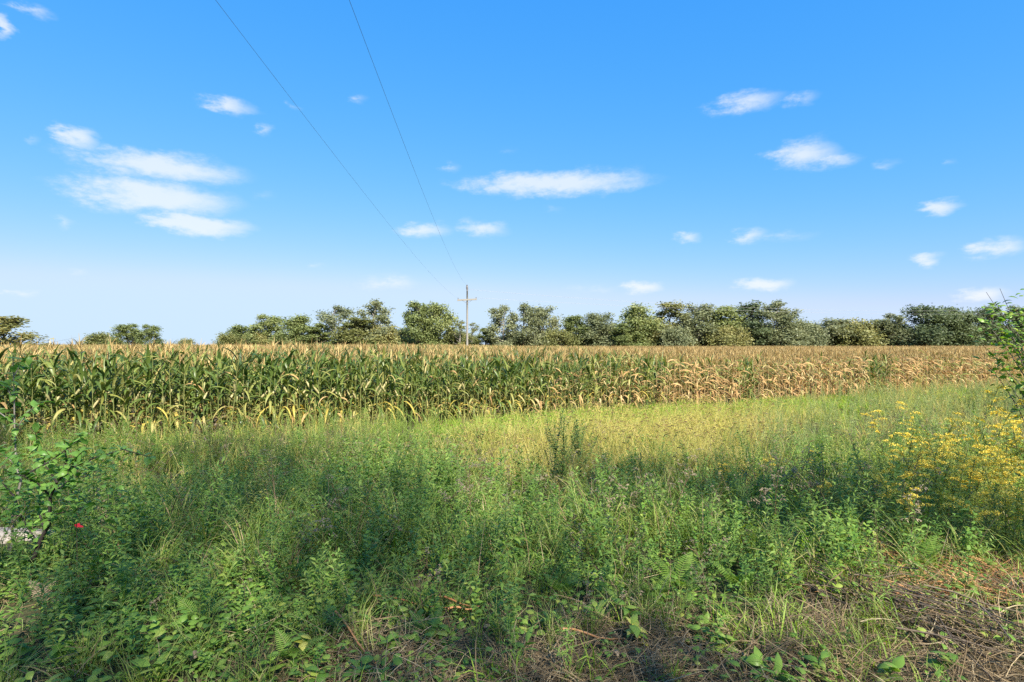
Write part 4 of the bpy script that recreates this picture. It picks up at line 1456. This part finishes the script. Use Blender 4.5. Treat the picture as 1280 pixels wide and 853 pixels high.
def right_shrub():
    g = random.Random(111)
    LV = leaf_set('shrub', 6, .6, g)
    c = Vector((6.08, 6.15, 0))
    c.z = float(gz(c.x, c.y))
    t = thing('shrub', 'leafy bright green shrub reaching in at the right edge above the goldenrod', 'shrub', c)
    n = 0
    for k in range(30):
        az, el = g.uniform(1.7, 4.6) if k < 23 else g.uniform(-1.4, 1.4), g.uniform(-.55, 1.3)
        e = np.array([.86 * math.cos(el) * math.cos(az), .62 * math.cos(el) * math.sin(az), 2.0 + .62 * math.sin(el)]) * g.uniform(.88, 1.08)
        b = np.array([g.gauss(0, .10), g.gauss(0, .10), -.03])
        mid = np.array([b[0] * .6 + e[0] * .15, b[1] * .6 + e[1] * .15, e[2] * .62])
        q = np.linspace(0, 1, 9)[:, None]
        A = b * (1 - q) ** 2 + 2 * mid * q * (1 - q) + e * q * q
        mb = MB()
        mb.tube(A, np.linspace(.012, .002, 9), 5)
        obj('branch', mb.mesh('branch', [M['bark']]), t)
        m = 11 if k < 23 else 6
        for q in range(m):
            s = (.52 + .48 * (q + g.random()) / m) * 8
            b = np.array([np.interp(s, np.arange(9), A[:, d]) for d in range(3)]) + np.array([g.gauss(0, .06), g.gauss(0, .06), g.gauss(0, .05)])
            obj('leaf', g.choice(LV), t, b, (g.gauss(0, .5), g.gauss(.1, .45), g.uniform(0, 6.28)), g.uniform(.065, .10))
            n += 1
    sp = []
    for q in range(1100):
        d = Vector((g.gauss(0, 1), g.gauss(0, 1), g.gauss(0, 1))).normalized() * g.uniform(.45, 1.0)
        sp.append((d.x * .86, d.y * .62, 2.0 + d.z * .62))
    fill_leaves(t, 'shrub', sp, g, (.045, .08))


right_shrub()


def litter():
    g = random.Random(121)
    a, b = px(1050, 742, 3.75), px(1245, 838, 2.95)
    a.z, b.z = float(gz(a.x, a.y)), float(gz(b.x, b.y))
    t = thing('brush_pile', 'long low pile of dead grey twigs in the lower right corner', 'brush pile', (a + b) / 2)
    d = (b - a)
    ang = math.atan2(d.y, d.x)
    for k in range(120):
        u = g.uniform(-.55, .55)
        o = d * u + Vector((g.gauss(0, .13), g.gauss(0, .13), 0))
        z = float(gz((a + b).x / 2 + o.x, (a + b).y / 2 + o.y)) - (a + b).z / 2 + abs(g.gauss(.03, .07)) + .01
        az = ang + PI * (g.random() < .5) + g.gauss(0, .42)
        L = g.uniform(.22, .75)
        mb = MB()
        P = arc((0, 0, 0), 0, L, R(g.uniform(78, 96)), R(g.uniform(80, 100)), 5, 1, g.uniform(-.5, .5))
        P[:, 1:] += np.array([[g.gauss(0, .008), g.gauss(0, .008)] for _ in range(5)])
        mb.tube(P - P.mean(0), np.linspace(1, .45, 5) * g.uniform(.0025, .0065), 5)
        obj('twig', mb.mesh('twig', [M['twig' if g.random() < .8 else 'stem_red']]), t, (o.x, o.y, z), (0, 0, az))
    for (x0, y0, x1, y1, lab) in [(466, 744, 566, 752, 'longer pale dead stalk lying at the edge of the dead grass'), (545, 738, 600, 748, 'short reddish dead stalk lying above the long pale one'),
                                  (560, 756, 600, 748, 'pale dead stalk pointing right from the long one'), (420, 770, 470, 840, 'dead stalk slanting down on the left of the dead grass'), (700, 790, 780, 812, 'thin pale stalk lying across the middle of the dead grass')]:
        Y0, Y1 = (CZ - .78) * F / (y0 - HY), (CZ - .78) * F / (y1 - HY)
        p, q = px(x0, y0, Y0), px(x1, y1, Y1)
        p.z, q.z = float(gz(p.x, p.y)) + .10, float(gz(q.x, q.y)) + .09
        mb = MB()
        pts_ = [p.lerp(q, s) + Vector((0, 0, .012 * math.sin(7 * s))) - p for s in np.linspace(0, 1, 6)]
        mb.tube([tuple(v) for v in pts_], np.linspace(.007, .004, 6), 6)
        tag(obj('dead_stalk', mb.mesh('dead_stalk', [M['straw_red']]), None, p), lab, 'dead stalk', 'dead stalks on the cut strip')
    # leaning pale stem of a cut weed in the lower left
    LF = leaf_set('fern_dry', 4, .6, g, droop=(60, 140))
    for (x, y, lab) in [(250, 832, 'dark reddish fallen leaf at the bottom edge left of the ferns'), (62, 798, 'pale brown fallen leaf in the lower left weeds'), (118, 728, 'orange fallen leaf in the dark gap on the left'),
                        (768, 822, 'pale curled fallen leaf in the middle of the dead grass'), (605, 788, 'brown fallen leaf by the end of the dead stalks'), (722, 742, 'tan fallen leaf at the back of the hollow'),
                        (885, 700, 'orange fallen leaf in the shaded right weeds'), (838, 775, 'curled brown leaf at the right end of the hollow')]:
        Y = (CZ - .80) * F / (y - HY)
        p = px(x, y, Y)
        o = obj('fallen_leaf', LF[g.randrange(4)], None, (p.x, Y, float(gz(p.x, Y)) + .10), (g.gauss(0, .4), g.gauss(0, .3), g.uniform(0, 6)), g.uniform(.045, .065))
        tag(o, lab, 'leaf', 'fallen leaves')


litter()
